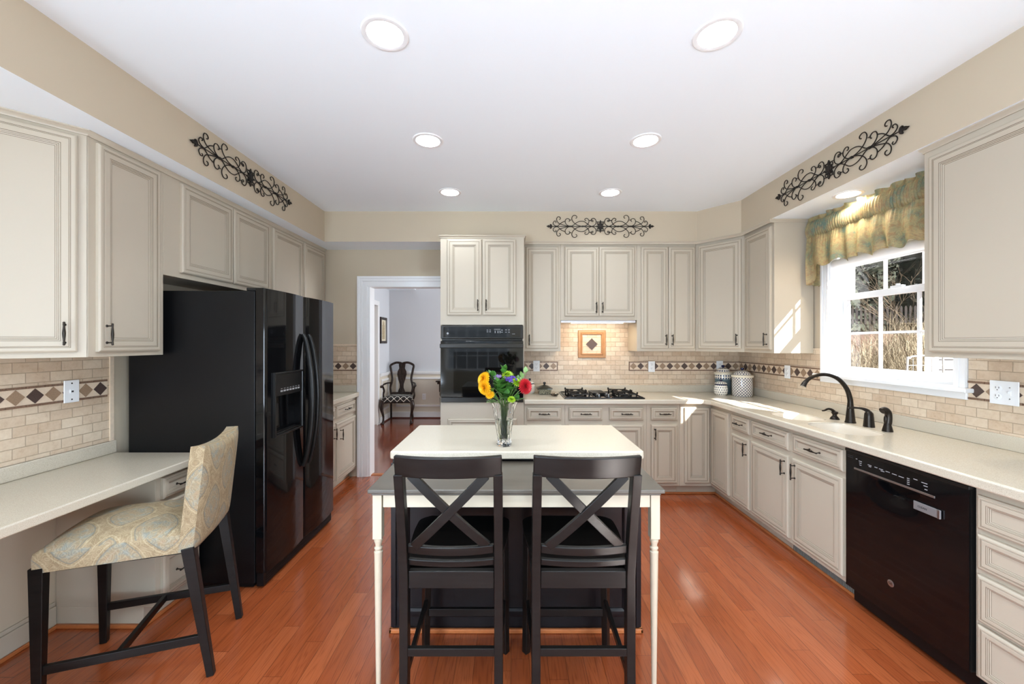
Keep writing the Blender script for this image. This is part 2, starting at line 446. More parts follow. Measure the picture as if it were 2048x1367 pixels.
# ------------------------------------------------------------------ mesh builder
class MB:
    def __init__(s):
        s.v = []; s.f = []; s.mi = []; s.uv = []
        s.M = None
    def _add(s, vs, fs, mi=0, uvs=None):
        b = len(s.v)
        if s.M is not None: vs = [s.M @ Vector(p) for p in vs]
        s.v.extend([tuple(p) for p in vs])
        for k, f in enumerate(fs):
            s.f.append(tuple(b + i for i in f)); s.mi.append(mi)
            s.uv.append(uvs[k] if uvs else None)
    def box(s, x0, x1, y0, y1, z0, z1, mi=0):
        if x0 > x1: x0, x1 = x1, x0
        if y0 > y1: y0, y1 = y1, y0
        if z0 > z1: z0, z1 = z1, z0
        vs = [(x0, y0, z0), (x1, y0, z0), (x1, y1, z0), (x0, y1, z0), (x0, y0, z1), (x1, y0, z1), (x1, y1, z1), (x0, y1, z1)]
        s._add(vs, [(0, 3, 2, 1), (4, 5, 6, 7), (0, 1, 5, 4), (1, 2, 6, 5), (2, 3, 7, 6), (3, 0, 4, 7)], mi)
        return s
    def beam(s, p, q, w, h, mi=0, up=(0, 0, 1), w2=None, h2=None):
        p, q = Vector(p), Vector(q)
        d = (q - p).normalized(); u = Vector(up)
        a = d.cross(u)
        if a.length < 1e-4: a = d.cross(Vector((0, 1, 0)))
        a.normalize(); b = a.cross(d).normalized()
        w2 = w if w2 is None else w2; h2 = h if h2 is None else h2
        vs = []
        for c, ww, hh in ((p, w, h), (q, w2, h2)):
            for i, j in ((-1, -1), (1, -1), (1, 1), (-1, 1)):
                vs.append(c + a * (i * ww / 2) + b * (j * hh / 2))
        s._add(vs, [(0, 1, 2, 3), (7, 6, 5, 4), (0, 4, 5, 1), (1, 5, 6, 2), (2, 6, 7, 3), (3, 7, 4, 0)], mi)
        return s
    def prism(s, poly, z0, z1, mi=0, plane='xy'):
        n = len(poly)
        def P(a, b, c):
            return {'xy': (a, b, c), 'xz': (a, c, b), 'yz': (c, a, b)}[plane]
        vs = [P(x, y, z0) for x, y in poly] + [P(x, y, z1) for x, y in poly]
        fs = [tuple(range(n - 1, -1, -1)), tuple(range(n, 2 * n))]
        fs += [(i, (i + 1) % n, n + (i + 1) % n, n + i) for i in range(n)]
        s._add(vs, fs, mi)
        return s
    def lathe(s, prof, c=(0, 0, 0), axis=(0, 0, 1), n=24, mi=0, uvk=None, mod=None, close=True):
        """prof: list of (radius, height); closed onto the axis at both ends when close."""
        ax = Vector(axis).normalized()
        t = Vector((1, 0, 0)) if abs(ax.x) < 0.9 else Vector((0, 1, 0))
        u = ax.cross(t).normalized(); w = ax.cross(u)
        if abs(ax.z) > 0.99: u, w = Vector((1, 0, 0)), Vector((0, 1, 0)) * (1 if ax.z > 0 else -1)
        c = Vector(c); vs = []; fs = []; uvs = []
        m = len(prof)
        for k, (r, h) in enumerate(prof):
            for i in range(n):
                a = 2 * PI * i / n
                rr = r * (mod(a, h) if mod else 1.0)
                vs.append(c + ax * h + u * (rr * math.cos(a)) + w * (rr * math.sin(a)))
        R = max(r for r, h in prof)
        for k in range(m - 1):
            for i in range(n):
                j = (i + 1) % n
                fs.append((k * n + i, k * n + j, (k + 1) * n + j, (k + 1) * n + i))
                u0, u1 = 2 * PI * R * i / n, 2 * PI * R * (i + 1) / n
                uvs.append([(u0, prof[k][1]), (u1, prof[k][1]), (u1, prof[k + 1][1]), (u0, prof[k + 1][1])])
        if close:
            if prof[0][0] > 1e-6: fs.append(tuple(range(n - 1, -1, -1))); uvs.append([(0, 0)] * n)
            if prof[-1][0] > 1e-6: fs.append(tuple((m - 1) * n + i for i in range(n))); uvs.append([(0, 0)] * n)
        s._add(vs, fs, mi, uvs)
        return s
    def tube(s, pts, r, n=8, mi=0, closed=False, flat=1.0, up=None):
        pts = [Vector(p) for p in pts]
        m = len(pts)
        rs = r if isinstance(r, (list, tuple)) else [r] * m
        vs = []; fs = []
        prev = None
        for k in range(m):
            if closed: d = pts[(k + 1) % m] - pts[k - 1]
            elif k == 0: d = pts[1] - pts[0]
            elif k == m - 1: d = pts[-1] - pts[-2]
            else: d = pts[k + 1] - pts[k - 1]
            d.normalize()
            if prev is None:
                t = Vector(up) if up else (Vector((0, 0, 1)) if abs(d.z) < 0.9 else Vector((0, 1, 0)))
                a = d.cross(t).normalized()
            else:
                a = (prev - d * prev.dot(d)).normalized()
            prev = a; b = d.cross(a)
            for i in range(n):
                an = 2 * PI * i / n
                vs.append(pts[k] + a * (rs[k] * math.cos(an)) + b * (rs[k] * flat * math.sin(an)))
        for k in range(m if closed else m - 1):
            k2 = (k + 1) % m
            for i in range(n):
                j = (i + 1) % n
                fs.append((k * n + i, k2 * n + i, k2 * n + j, k * n + j))
        if not closed:
            fs.append(tuple(range(n))); fs.append(tuple((m - 1) * n + n - 1 - i for i in range(n)))
        s._add(vs, fs, mi)
        return s
    def ball(s, c, r, n=12, m=8, mi=0, sc=(1, 1, 1)):
        vs = []; fs = []
        for k in range(m + 1):
            ph = PI * k / m
            for i in range(n):
                a = 2 * PI * i / n
                vs.append((c[0] + r * sc[0] * math.sin(ph) * math.cos(a), c[1] + r * sc[1] * math.sin(ph) * math.sin(a), c[2] - r * sc[2] * math.cos(ph)))
        for k in range(m):
            for i in range(n):
                j = (i + 1) % n
                fs.append((k * n + i, k * n + j, (k + 1) * n + j, (k + 1) * n + i))
        s._add(vs, fs, mi)
        return s
    def grid(s, fn, nu, nv, mi=0, uvf=None, flip=False):
        vs = [fn(i / nu, j / nv) for j in range(nv + 1) for i in range(nu + 1)]
        fs = []; uvs = []
        for j in range(nv):
            for i in range(nu):
                q = (j * (nu + 1) + i, j * (nu + 1) + i + 1, (j + 1) * (nu + 1) + i + 1, (j + 1) * (nu + 1) + i)
                t = [(i / nu, j / nv), ((i + 1) / nu, j / nv), ((i + 1) / nu, (j + 1) / nv), (i / nu, (j + 1) / nv)]
                if flip: q = q[::-1]; t = t[::-1]
                fs.append(q); uvs.append([uvf(a, b) for a, b in t] if uvf else t)
        s._add(vs, fs, mi, uvs)
        return s
    def build(s, name, mats, parent=None, origin=None, smooth=None, bevel=0.0, bseg=2, weld=False, fixn=True, solid=0.0, sub=0, keep=False, uvbox=False):
        """local coordinates of the parent when there is one; otherwise world, with the origin put at the base."""
        if not isinstance(mats, (list, tuple)): mats = [mats]
        if parent is None and origin is None and not keep:
            xs = [p[0] for p in s.v]; ys = [p[1] for p in s.v]; zs = [p[2] for p in s.v]
            origin = ((min(xs) + max(xs)) / 2, (min(ys) + max(ys)) / 2, min(zs))
        off = Vector(origin) if origin is not None else Vector((0, 0, 0))
        me = bpy.data.meshes.new(name)
        me.from_pydata([tuple(Vector(p) - off) for p in s.v], [], s.f)
        for m in mats: me.materials.append(m)
        me.polygons.foreach_set('material_index', s.mi)
        if uvbox or any(u is not None for u in s.uv):
            ul = me.uv_layers.new(name='UVMap')
            for p, u in zip(me.polygons, s.uv):
                if uvbox and u is None:
                    nn = p.normal
                    for li in p.loop_indices:
                        co = me.vertices[me.loops[li].vertex_index].co
                        if abs(nn.z) > 0.6: ul.data[li].uv = (co.x, co.y)
                        elif abs(nn.y) > abs(nn.x): ul.data[li].uv = (co.x, co.z)
                        else: ul.data[li].uv = (co.y, co.z)
                elif u is not None:
                    for li, q in zip(p.loop_indices, u): ul.data[li].uv = q
        if weld or fixn:
            bm = bmesh.new(); bm.from_mesh(me)
            if weld: bmesh.ops.remove_doubles(bm, verts=bm.verts, dist=0.0003)
            if fixn: bmesh.ops.recalc_face_normals(bm, faces=bm.faces)
            bm.to_mesh(me); bm.free()
        if smooth is not None:
            me.polygons.foreach_set('use_smooth', [True] * len(me.polygons))
            me.set_sharp_from_angle(angle=math.radians(smooth))
        o = bpy.data.objects.new(name, me)
        o.location = off
        if parent is not None: o.parent = parent
        col.objects.link(o)
        if solid:
            md = o.modifiers.new('thickness', 'SOLIDIFY'); md.thickness = solid; md.offset = 0
        if bevel:
            md = o.modifiers.new('edges', 'BEVEL'); md.width = bevel; md.segments = bseg; md.limit_method = 'ANGLE'; md.angle_limit = math.radians(40)
            if smooth is None:
                me.polygons.foreach_set('use_smooth', [True] * len(me.polygons))
                md.harden_normals = True
        if sub:
            md = o.modifiers.new('soft', 'SUBSURF'); md.levels = sub; md.render_levels = sub
        return o

def thing(name, label, cat, loc=(0, 0, 0), rotz=0.0, group=None):
    o = bpy.data.objects.new(name, None)
    o.empty_display_size = 0.1
    o.location = loc; o.rotation_euler = (0, 0, rotz)
    o['label'] = label; o['category'] = cat; o['kind'] = 'thing'
    if group: o['group'] = group
    col.objects.link(o)
    return o
def tag(o, label, cat, group=None, kind='thing'):
    o['label'] = label; o['category'] = cat; o['kind'] = kind
    if group: o['group'] = group
    return o
def struct(o, label=None):
    o['kind'] = 'structure'
    if label: o['label'] = label
    return o
def dup(root, loc, rotz, label=None):
    r = root.copy(); col.objects.link(r)
    r.location = loc; r.rotation_euler = (0, 0, rotz)
    if label: r['label'] = label
    for ch in list(root.children):
        c = ch.copy(); col.objects.link(c); c.parent = r
        for g in list(ch.children):
            d = g.copy(); col.objects.link(d); d.parent = c
    return r
def bake(o):
    dg = bpy.context.evaluated_depsgraph_get()
    me = bpy.data.meshes.new_from_object(o.evaluated_get(dg))
    o.modifiers.clear()
    o.data = me
def cut(o, cutters):
    """subtract meshes, then delete the cutters so that nothing hidden stays in the scene."""
    for c in cutters:
        md = o.modifiers.new('cut', 'BOOLEAN'); md.operation = 'DIFFERENCE'; md.object = c; md.solver = 'EXACT'
        bpy.context.view_layer.update()
        bake(o)
        bpy.data.objects.remove(c, do_unlink=True)
    o.data.polygons.foreach_set('use_smooth', [True] * len(o.data.polygons))
    o.data.set_sharp_from_angle(angle=math.radians(35))
def words(name, body, size, mat, loc, rot, parent=None, ext=0.0004, align='CENTER'):
    cu = bpy.data.curves.new(name, 'FONT')
    cu.body = body; cu.size = size; cu.extrude = ext; cu.align_x = align; cu.align_y = 'CENTER'
    o = bpy.data.objects.new(name, cu); col.objects.link(o)
    bpy.context.view_layer.update()
    dg = bpy.context.evaluated_depsgraph_get()
    me = bpy.data.meshes.new_from_object(o.evaluated_get(dg))
    bpy.data.objects.remove(o, do_unlink=True)
    o = bpy.data.objects.new(name, me); me.materials.clear(); me.materials.append(mat)
    o.location = loc; o.rotation_euler = rot
    if parent: o.parent = parent
    col.objects.link(o)
    return o
def spline(pts, k=6, closed=False):
    """Catmull-Rom through pts."""
    P = [Vector(p) for p in pts]; n = len(P); out = []
    rng = range(n) if closed else range(n - 1)
    for i in rng:
        p0 = P[i - 1] if (i > 0 or closed) else P[0]
        p1 = P[i]; p2 = P[(i + 1) % n]
        p3 = P[(i + 2) % n] if (i + 2 < n or closed) else P[-1]
        for j in range(k):
            t = j / k
            out.append(0.5 * ((2 * p1) + (p2 - p0) * t + (2 * p0 - 5 * p1 + 4 * p2 - p3) * t * t + (3 * p1 - p0 - 3 * p2 + p3) * t ** 3))
    if not closed: out.append(P[-1])
    return out
# ================================================================== THE ROOM
H = 2.745          # ceiling
SF = 2.445         # underside of the soffits
XL, XR = -2.32, 2.469
YB = 4.32          # face of the kitchen's back wall
YR = -4.6          # wall behind the camera

# ---- floors
m = MB(); m.box(XL - 0.15, XR + 0.15, YR - 0.1, -0.3, -0.1, 0.006)  # unseen carpet, put in so the rear floor bounces neutral light
struct(m.build('floor', plain('bounce_carpet', srgb(176, 174, 170), 0.95, spec=0.1), keep=True), 'pale carpet added behind the viewer to keep bounced light neutral')
m = MB(); m.box(XL - 0.15, XR + 0.15, -0.3, 4.37, -0.1, 0.0)
struct(m.build('floor', FLOOR, keep=True))
m = MB(); m.box(-5.2, 2.3, 4.40, 8.0, -0.1, 0.0)
struct(m.build('floor', FLOOR_DIM, keep=True))
m = MB(); m.box(-1.60, -0.62, 4.355, 4.415, -0.02, 0.006)
struct(m.build('trim_1', OAK, keep=True, bevel=0.004), 'oak threshold strip in the dining room doorway')

# ---- ceiling with round holes for the recessed lamps
CANS = [(-0.531, 1.687), (0.869, 1.687), (-0.535, 2.577), (0.867, 2.577), (-0.528, 3.462), (0.861, 3.472),
        (-0.53, 0.3), (0.87, 0.3), (-0.53, -1.4), (0.87, -1.4), (-0.53, -3.0), (0.87, -3.0)]
m = MB(); m.box(XL - 0.15, XR + 0.15, YR - 0.1, 4.40, H, H + 0.09)
ceil = m.build('ceiling', CEIL, keep=True)
m = MB()
for x, y in CANS: m.lathe([(0.078, H - 0.02), (0.078, H + 0.062)], (x, y, 0), n=40)
cut(ceil, [m.build('cutter', CEIL, keep=True)])
struct(ceil)
m = MB(); m.box(-1.824, 2.3, 4.40, 8.0, H, H + 0.1)
struct(m.build('ceiling', CEIL, keep=True))
m = MB(); m.box(-5.2, -1.824, 4.46, 8.0, 2.45, H + 0.1)
struct(m.build('ceiling', CEIL, keep=True), 'lowered white ceiling band in the dining room')

# ---- soffits: beige faces, white undersides
def soffit(poly, name, hole=None):
    m = MB()
    n = len(poly)
    m._add([(x, y, SF) for x, y in poly] + [(x, y, H) for x, y in poly],
           [tuple(range(n - 1, -1, -1))], 1)
    b = 0
    for i in range(n):
        m._add([(poly[i][0], poly[i][1], SF), (poly[(i + 1) % n][0], poly[(i + 1) % n][1], SF), (poly[(i + 1) % n][0], poly[(i + 1) % n][1], H), (poly[i][0], poly[i][1], H)], [(0, 1, 2, 3)], 0)
    m._add([(x, y, H) for x, y in poly], [tuple(range(n))], 0)
    o = m.build(name, [WALL, CEIL], keep=True, weld=True)
    if hole:
        c = MB(); c.lathe([(0.068, SF - 0.02), (0.068, SF + 0.062)], (hole[0], hole[1], 0), n=40)
        cut(o, [c.build('cutter', CEIL, keep=True)])
    return struct(o)
soffit([(XL, YR), (-1.852, YR), (-1.852, 3.97), (1.846, 3.97), (1.846, 4.32), (XL, 4.32)], 'wall_soffit_left')
soffit([(1.846, 3.97), (2.107, 3.66), (2.107, YR), (XR, YR), (XR, 4.32), (1.846, 4.32)], 'wall_soffit_right', hole=(2.275, 2.70))

# ---- walls
m = MB(); m.box(XL - 0.15, XL, -1.4, 4.45, 0, H); m.box(XL - 0.15, XL, -3.3, -1.4, 2.15, H); m.box(XL - 0.15, XL, YR, -3.3, 0, H)
struct(m.build('wall_left', WALL, keep=True))
# back wall: doorway from x=-1.543 to -0.70
m = MB()
m.box(XL, -1.543, YB, YB + 0.13, 0, H, 0); m.box(-1.543, -0.70, YB, YB + 0.13, 2.066, H, 0); m.box(-0.70, XR + 0.15, YB, YB + 0.13, 0, H, 0)
struct(m.build('wall_back', WALL, keep=True))
# right wall with the window opening
WY0, WY1, WZ0, WZ1 = 2.225, 3.095, 1.20, 2.33
m = MB()
m.box(XR, XR + 0.15, -1.3, WY0, 0, H); m.box(XR, XR + 0.15, -3.4, -1.3, 2.1, H); m.box(XR, XR + 0.15, YR, -3.4, 0, H); m.box(XR, XR + 0.15, WY1, 4.45, 0, H)
m.box(XR, XR + 0.15, WY0, WY1, 0, WZ0 - 0.02); m.box(XR, XR + 0.15, WY0, WY1, WZ1, H)
struct(m.build('wall_right', WALL, keep=True))
# rear wall behind the camera with two wide windows
m = MB()
for x0, x1, z0, z1 in ((XL, -1.95, 0, H), (-0.05, 0.45, 0, H), (2.35, XR, 0, H), (-1.95, -0.05, 0, 0.6), (-1.95, -0.05, 2.3, H), (0.45, 2.35, 0, 0.6), (0.45, 2.35, 2.3, H)):
    m.box(x0, x1, YR, YR + 0.13, z0, z1)
struct(m.build('wall_rear', WALL, keep=True))
for k, (x0, x1) in enumerate(((-1.95, -0.05), (0.45, 2.35))):
    m = MB()
    for a, b in ((x0, x0 + 0.06), (x1 - 0.06, x1)): m.box(a, b, YR + 0.02, YR + 0.16, 0.6, 2.3)
    m.box(x0, x1, YR + 0.02, YR + 0.16, 0.6, 0.66); m.box(x0, x1, YR + 0.02, YR + 0.16, 2.24, 2.3)
    for i in range(1, 6):
        x = x0 + (x1 - x0) * i / 6
        m.box(x - 0.012, x + 0.012, YR + 0.05, YR + 0.08, 0.66, 2.24)
    for i in range(1, 4):
        z = 0.66 + 1.58 * i / 4
        m.box(x0 + 0.06, x1 - 0.06, YR + 0.051, YR + 0.079, z - 0.012, z + 0.012)
    struct(m.build('window_%d' % (k + 2), WHITE, keep=True), 'wide white family room window behind the viewer')

m = MB()
for a, b in ((-3.4, -3.33), (-2.39, -2.31), (-1.37, -1.3)): m.box(XR + 0.04, XR + 0.10, a, b, 0, 2.1)
m.box(XR + 0.04, XR + 0.10, -3.33, -1.37, 0.0, 0.09); m.box(XR + 0.04, XR + 0.10, -3.33, -1.37, 2.03, 2.1)
struct(m.build('added_door_2', WHITE, keep=True), 'white patio door frame added behind the viewer to let in fill light')  # unseen opening added on the right so more light reaches the kitchen

m = MB()
for a, b in ((-3.3, -3.23), (-1.47, -1.4)): m.box(XL - 0.12, XL - 0.04, a, b, 0, 2.15)
m.box(XL - 0.12, XL - 0.04, -3.23, -1.47, 0.0, 0.5); m.box(XL - 0.12, XL - 0.04, -3.23, -1.47, 2.08, 2.15); m.box(XL - 0.10, XL - 0.06, -2.38, -2.32, 0.5, 2.08)
struct(m.build('window_4', WHITE, keep=True), 'white side window added behind the viewer to let in fill light')  # unseen opening added to light surfaces that face left

# ---- dining room beyond the doorway
m = MB(); m.box(-2.34, 2.3, 7.68, 7.8, 0, H)
struct(m.build('wall_dining_far', HALLWALL, keep=True))
m = MB(); m.box(-2.46, -2.34, 7.05, 7.68, 0, 2.46); m.box(-2.46, -2.34, 4.45, 5.9, 0, 2.46); m.box(-2.46, -2.34, 5.9, 7.05, 2.09, 2.46)
struct(m.build('wall_dining_left', HALLWALL, keep=True))
m = MB(); m.box(-5.2, -2.46, 7.05, 7.15, 0, 2.46); m.box(-5.3, -5.2, 4.45, 7.15, 0, 2.46)
struct(m.build('wall_hall', WALL, keep=True))
m = MB(); m.box(2.18, 2.3, 4.45, 7.68, 0, H)
struct(m.build('wall_dining_right', HALLWALL, keep=True))
# opening casing on the left dining wall
m = MB()
m.box(-2.345, -2.322, 6.99, 7.07, 0, 2.09); m.box(-2.345, -2.322, 5.83, 5.91, 0, 2.09); m.box(-2.345, -2.322, 5.83, 7.07, 2.09, 2.17)
m.box(-2.46, -2.342, 7.03, 7.052, 0, 2.09)
struct(m.build('trim_2', WHITE, keep=True, bevel=0.004))
# wainscot: panel, chair rail, picture frame mouldings, baseboard
def ring_frame(m, p0, ax, up, n, a0, a1, z0, z1, w, d):
    """a picture-frame moulding on a wall; p0 origin on the wall, ax horizontal dir, n normal."""
    ax, n = Vector(ax), Vector(n)
    def bx(u0, u1, v0, v1):
        P = [Vector(p0) + ax * u0 + Vector((0, 0, v0)), Vector(p0) + ax * u1 + Vector((0, 0, v1)) + n * d]
        m.box(P[0].x, P[1].x, P[0].y, P[1].y, P[0].z, P[1].z)
    bx(a0, a1, z0, z0 + w); bx(a0, a1, z1 - w, z1); bx(a0, a0 + w, z0 + w, z1 - w); bx(a1 - w, a1, z0 + w, z1 - w)
m = MB(); m.box(-2.34, 2.18, 7.665, 7.68, 0, 0.86); m.box(-2.34, -2.325, 7.07, 7.665, 0, 0.86)
struct(m.build('wall_wainscot', WAINS, keep=True))
m = MB()
m.box(-2.34, 2.18, 7.63, 7.668, 0.86, 0.895); m.box(-2.34, 2.18, 7.645, 7.668, 0.835, 0.86)
m.box(-2.328, -2.29, 7.07, 7.63, 0.86, 0.895); m.box(-2.328, -2.305, 7.07, 7.63, 0.835, 0.86)
for a, b in ((-2.2, -1.17), (-1.05, 0.1), (0.22, 1.4)):
    ring_frame(m, (0, 7.667, 0), (1, 0, 0), None, (0, -1, 0), a, b, 0.22, 0.78, 0.034, 0.022)
ring_frame(m, (-2.327, 0, 0), (0, 1, 0), None, (1, 0, 0), 7.15, 7.58, 0.22, 0.78, 0.034, 0.022)
struct(m.build('trim_3', WHITE, keep=True, bevel=0.003))
m = MB(); m.box(-2.34, 2.18, 7.648, 7.668, 0, 0.12); m.box(-2.328, -2.308, 7.07, 7.648, 0, 0.12)
struct(m.build('baseboard_dining', WHITE, keep=True, bevel=0.003))
m = MB(); m.box(-2.308, 2.18, 7.630, 7.648, 0, 0.02); m.box(-2.308, -2.290, 7.07, 7.648, 0, 0.02)
struct(m.build('trim_4', plain('dark_red_shoe', srgb(96, 44, 34), 0.3), keep=True))

# ---- doorway casing (kitchen side): stepped profile
m = MB()
casing = [(0.0, 0.024), (0.020, 0.024), (0.025, 0.017), (0.050, 0.019), (0.056, 0.012), (0.100, 0.012), (0.112, 0.010), (0.112, 0.0)]   # (distance from the outer edge, depth)
path = [[(-1.655 + w, YB - d, 0.0) for w, d in casing], [(-1.655 + w, YB - d, 2.157 - w) for w, d in casing], [(-0.588 - w, YB - d, 2.157 - w) for w, d in casing], [(-0.588 - w, YB - d, 0.0) for w, d in casing]]
path = [[(r[0][0], YB, r[0][2])] + r for r in path]
n_ = len(path[0]); m._add([p for r in path for p in r], [(i * n_ + j, i * n_ + j + 1, (i + 1) * n_ + j + 1, (i + 1) * n_ + j) for i in range(3) for j in range(n_ - 1)])
m.box(-1.548, -1.523, YB - 0.004, YB + 0.142, 0, 2.044); m.box(-1.548, -0.695, YB - 0.004, YB + 0.142, 2.044, 2.069); m.box(-0.720, -0.695, YB - 0.004, YB + 0.142, 0, 2.044)
struct(m.build('door_1', WHITE, keep=True), 'white cased doorway into the dining room')

# ---- baseboards in the kitchen
m = MB(); m.box(XL, XL + 0.014, -1.3, 2.03, 0, 0.11); m.box(XL, XL + 0.008, -1.3, 2.03, 0.11, 0.13)
struct(m.build('baseboard_left', CAB, keep=True, bevel=0.002))

# ---- window in the right wall
wn_ = MB()
XO = XR + 0.15
# jamb liner
wn_.box(XR - 0.002, XO + 0.003, WY0 - 0.01, WY0 + 0.003, WZ0, WZ1); wn_.box(XR - 0.002, XO + 0.003, WY1 - 0.003, WY1 + 0.01, WZ0, WZ1); wn_.box(XR - 0.002, XO + 0.003, WY0 - 0.012, WY1 + 0.012, WZ1 - 0.003, WZ1 + 0.01)
# casing
for a, b in ((WY0 - 0.07, WY0 - 0.005), (WY1 + 0.005, WY1 + 0.07)):
    wn_.box(XR - 0.016, XR, a, b, WZ0, WZ1 + 0.07)
wn_.box(XR - 0.016, XR, WY0 - 0.07, WY1 + 0.07, WZ1 + 0.005, WZ1 + 0.07)
wn_.box(XR - 0.024, XR - 0.016, WY1 + 0.050, WY1 + 0.07, WZ0, WZ1 + 0.07); wn_.box(XR - 0.024, XR - 0.016, WY0 - 0.07, WY0 - 0.050, WZ0, WZ1 + 0.07)
wn_.box(XR - 0.020, XR - 0.016, WY1 + 0.025, WY1 + 0.035, WZ0, WZ1 + 0.07); wn_.box(XR - 0.020, XR - 0.016, WY0 - 0.035, WY0 - 0.025, WZ0, WZ1 + 0.07)
win = wn_.build('window_1', WHITE, keep=True, bevel=0.002)
struct(win, 'white double-hung window over the sink')
m = MB(); m.box(XR - 0.062, XR + 0.105, WY0 - 0.105, WY1 + 0.105, WZ0 - 0.024, WZ0)
m.box(XR + 0.095, XO + 0.03, WY0 + 0.004, WY1 - 0.004, WZ0 - 0.016, WZ0 + 0.014)
m.box(XR - 0.022, XR, WY0 - 0.075, WY1 + 0.075, WZ0 - 0.064, WZ0 - 0.024)
struct(m.build('window_sill', WHITE, parent=win, bevel=0.005))
def sash(name, x, y0, y1, z0, z1, stile, rail_b, rail_t, cols, rows, t=0.032):
    m = MB()
    m.box(x, x + t, y0, y0 + stile, z0, z1); m.box(x, x + t, y1 - stile, y1, z0, z1)
    m.box(x, x + t, y0 + stile, y1 - stile, z0, z0 + rail_b); m.box(x, x + t, y0 + stile, y1 - stile, z1 - rail_t, z1)
    gy0, gy1, gz0, gz1 = y0 + stile, y1 - stile, z0 + rail_b, z1 - rail_t
    for i in range(1, cols):
        y = gy0 + (gy1 - gy0) * i / cols
        m.box(x + 0.008, x + 0.024, y - 0.009, y + 0.009, gz0, gz1)
    for j in range(1, rows):
        z = gz0 + (gz1 - gz0) * j / rows
        m.box(x + 0.009, x + 0.023, gy0, gy1, z - 0.008, z + 0.008)
    o = m.build(name, WHITE, parent=win, bevel=0.002)
    g = MB(); g._add([(x + 0.016, gy0, gz0), (x + 0.016, gy1, gz0), (x + 0.016, gy1, gz1), (x + 0.016, gy0, gz1)], [(0, 1, 2, 3)])
    g.build('pane', PANE, parent=o, fixn=False)
    return struct(o)
sash('lower_sash', XR + 0.096, WY0 + 0.005, WY1 - 0.005, WZ0 + 0.012, 1.812, 0.032, 0.050, 0.045, 3, 2)
sash('upper_sash', XR + 0.130, WY0 + 0.005, WY1 - 0.005, 1.778, WZ1, 0.032, 0.035, 0.035, 3, 2)
m = MB(); m.box(XR + 0.07, XR + 0.098, 2.60, 2.68, 1.805, 1.822); m.lathe([(0.012, 0), (0.012, 0.012)], (XR + 0.085, 2.64, 1.822), n=12)
m.box(XR + 0.084, XR + 0.098, 2.95, 2.99, 1.222, 1.240)
struct(m.build('window_latch', WHITE, parent=win, bevel=0.002))
# raised white roller shade inside the head of the opening
t = thing('roller_shade', 'raised white roller shade rolled up in the sink window head', 'blind', (XR + 0.035, (WY0 + WY1) / 2, 2.0))
m = MB(); m.lathe([(0.036, -0.425), (0.036, 0.425)], (0, 0, 0.046), axis=(0, 1, 0), n=28)
m.box(0.026, 0.029, -0.42, 0.42, 0.046, 0.31)
m.build('rolled_cloth', plain('white_shade_cloth', srgb(240, 240, 240), 0.7), t, smooth=40)
m = MB(); m.lathe([(0.009, -0.42), (0.009, 0.42)], (0.018, 0, 0.008), axis=(0, 1, 0), n=10)
m.build('hem_bar', WHITE, t, smooth=40)

# ---- tiled backsplashes
def tile_panel(name, a0, a1, z0, z1, wall, side):
    m = MB()
    if wall == 'back': m.box(a0, a1, YB - 0.010, YB, z0, z1)
    elif wall == 'right': m.box(XR - 0.010, XR, a0, a1, z0, z1)
    else: m.box(XL, XL + 0.010, a0, a1, z0, z1)
    return m
def band(m, a0, a1, zc, wall, pitch=0.0767, h=0.0986, face=0.010, pale=1, mis=(1, 2, 3, 4)):
    """pencil borders with alternating dark and taupe diamonds; material slots mis = triangle, pencil, dark, taupe."""
    z0, z1 = zc - h / 2, zc + h / 2
    def P(a, d, z):
        return {'back': (a, YB - d, z), 'right': (XR - d, a, z), 'left': (XL + d, a, z)}[wall]
    def bx(a, b, d0, d1, za, zb, mi):
        p, q = P(a, d0, za), P(b, d1, zb)
        m.box(p[0], q[0], p[1], q[1], p[2], q[2], mi)
    bx(a0, a1, face, face + 0.002, z0, z1, mis[0])
    k = int(round((a1 - a0) / pitch)); k = max(1, k); pt = (a1 - a0) / k
    for i in range(k):
        u0, u1 = a0 + i * pt + 0.0015, a0 + (i + 1) * pt - 0.0015
        bx(u0, u1, face + 0.002, face + 0.007, z0, z0 + 0.011, mis[1])
        bx(u0, u1, face + 0.002, face + 0.007, z1 - 0.011, z1, mis[1])
        c = (u0 + u1) / 2; hw = pt / 2 - 0.003; hh = h / 2 - 0.0135
        d0, d1 = face + 0.002, face + 0.0055
        vs = [P(c - hw, d1, zc), P(c, d1, zc - hh), P(c + hw, d1, zc), P(c, d1, zc + hh), P(c - hw, d0, zc), P(c, d0, zc - hh), P(c + hw, d0, zc), P(c, d0, zc + hh)]
        m._add(vs, [(0, 1, 2, 3), (0, 4, 5, 1), (1, 5, 6, 2), (2, 6, 7, 3), (3, 7, 4, 0)], mis[2] if i % 2 else mis[3])
TM = [TILE, TILEPLAIN, PENCIL, DIA_D, DIA_M]
ZBAND = 1.191
m = tile_panel('x', 0.10, XR, 0.985, 1.72, 'back', 0)
band(m, 0.11, 0.495, ZBAND, 'back'); band(m, 1.278, XR - 0.012, ZBAND, 'back')
m.box(0.493, 0.504, YB - 0.017, YB - 0.010, ZBAND - 0.05, ZBAND + 0.05, 2); m.box(1.268, 1.279, YB - 0.017, YB - 0.010, ZBAND - 0.05, ZBAND + 0.05, 2)
struct(m.build('wall_backsplash_back', TM, keep=True), 'cream brick tile backsplash with a diamond band')
m = tile_panel('x', WY1 + 0.076, 4.31, 0.985, 1.40, 'right', 0)
band(m, WY1 + 0.075, 4.30, ZBAND, 'right')
m.box(XR - 0.010, XR, WY0 - 0.075, WY1 + 0.076, 0.985, WZ0 - 0.06); m.box(XR - 0.010, XR, 0.4, WY0 - 0.075, 0.985, 1.372)
band(m, 0.45, WY0 - 0.076, ZBAND, 'right')
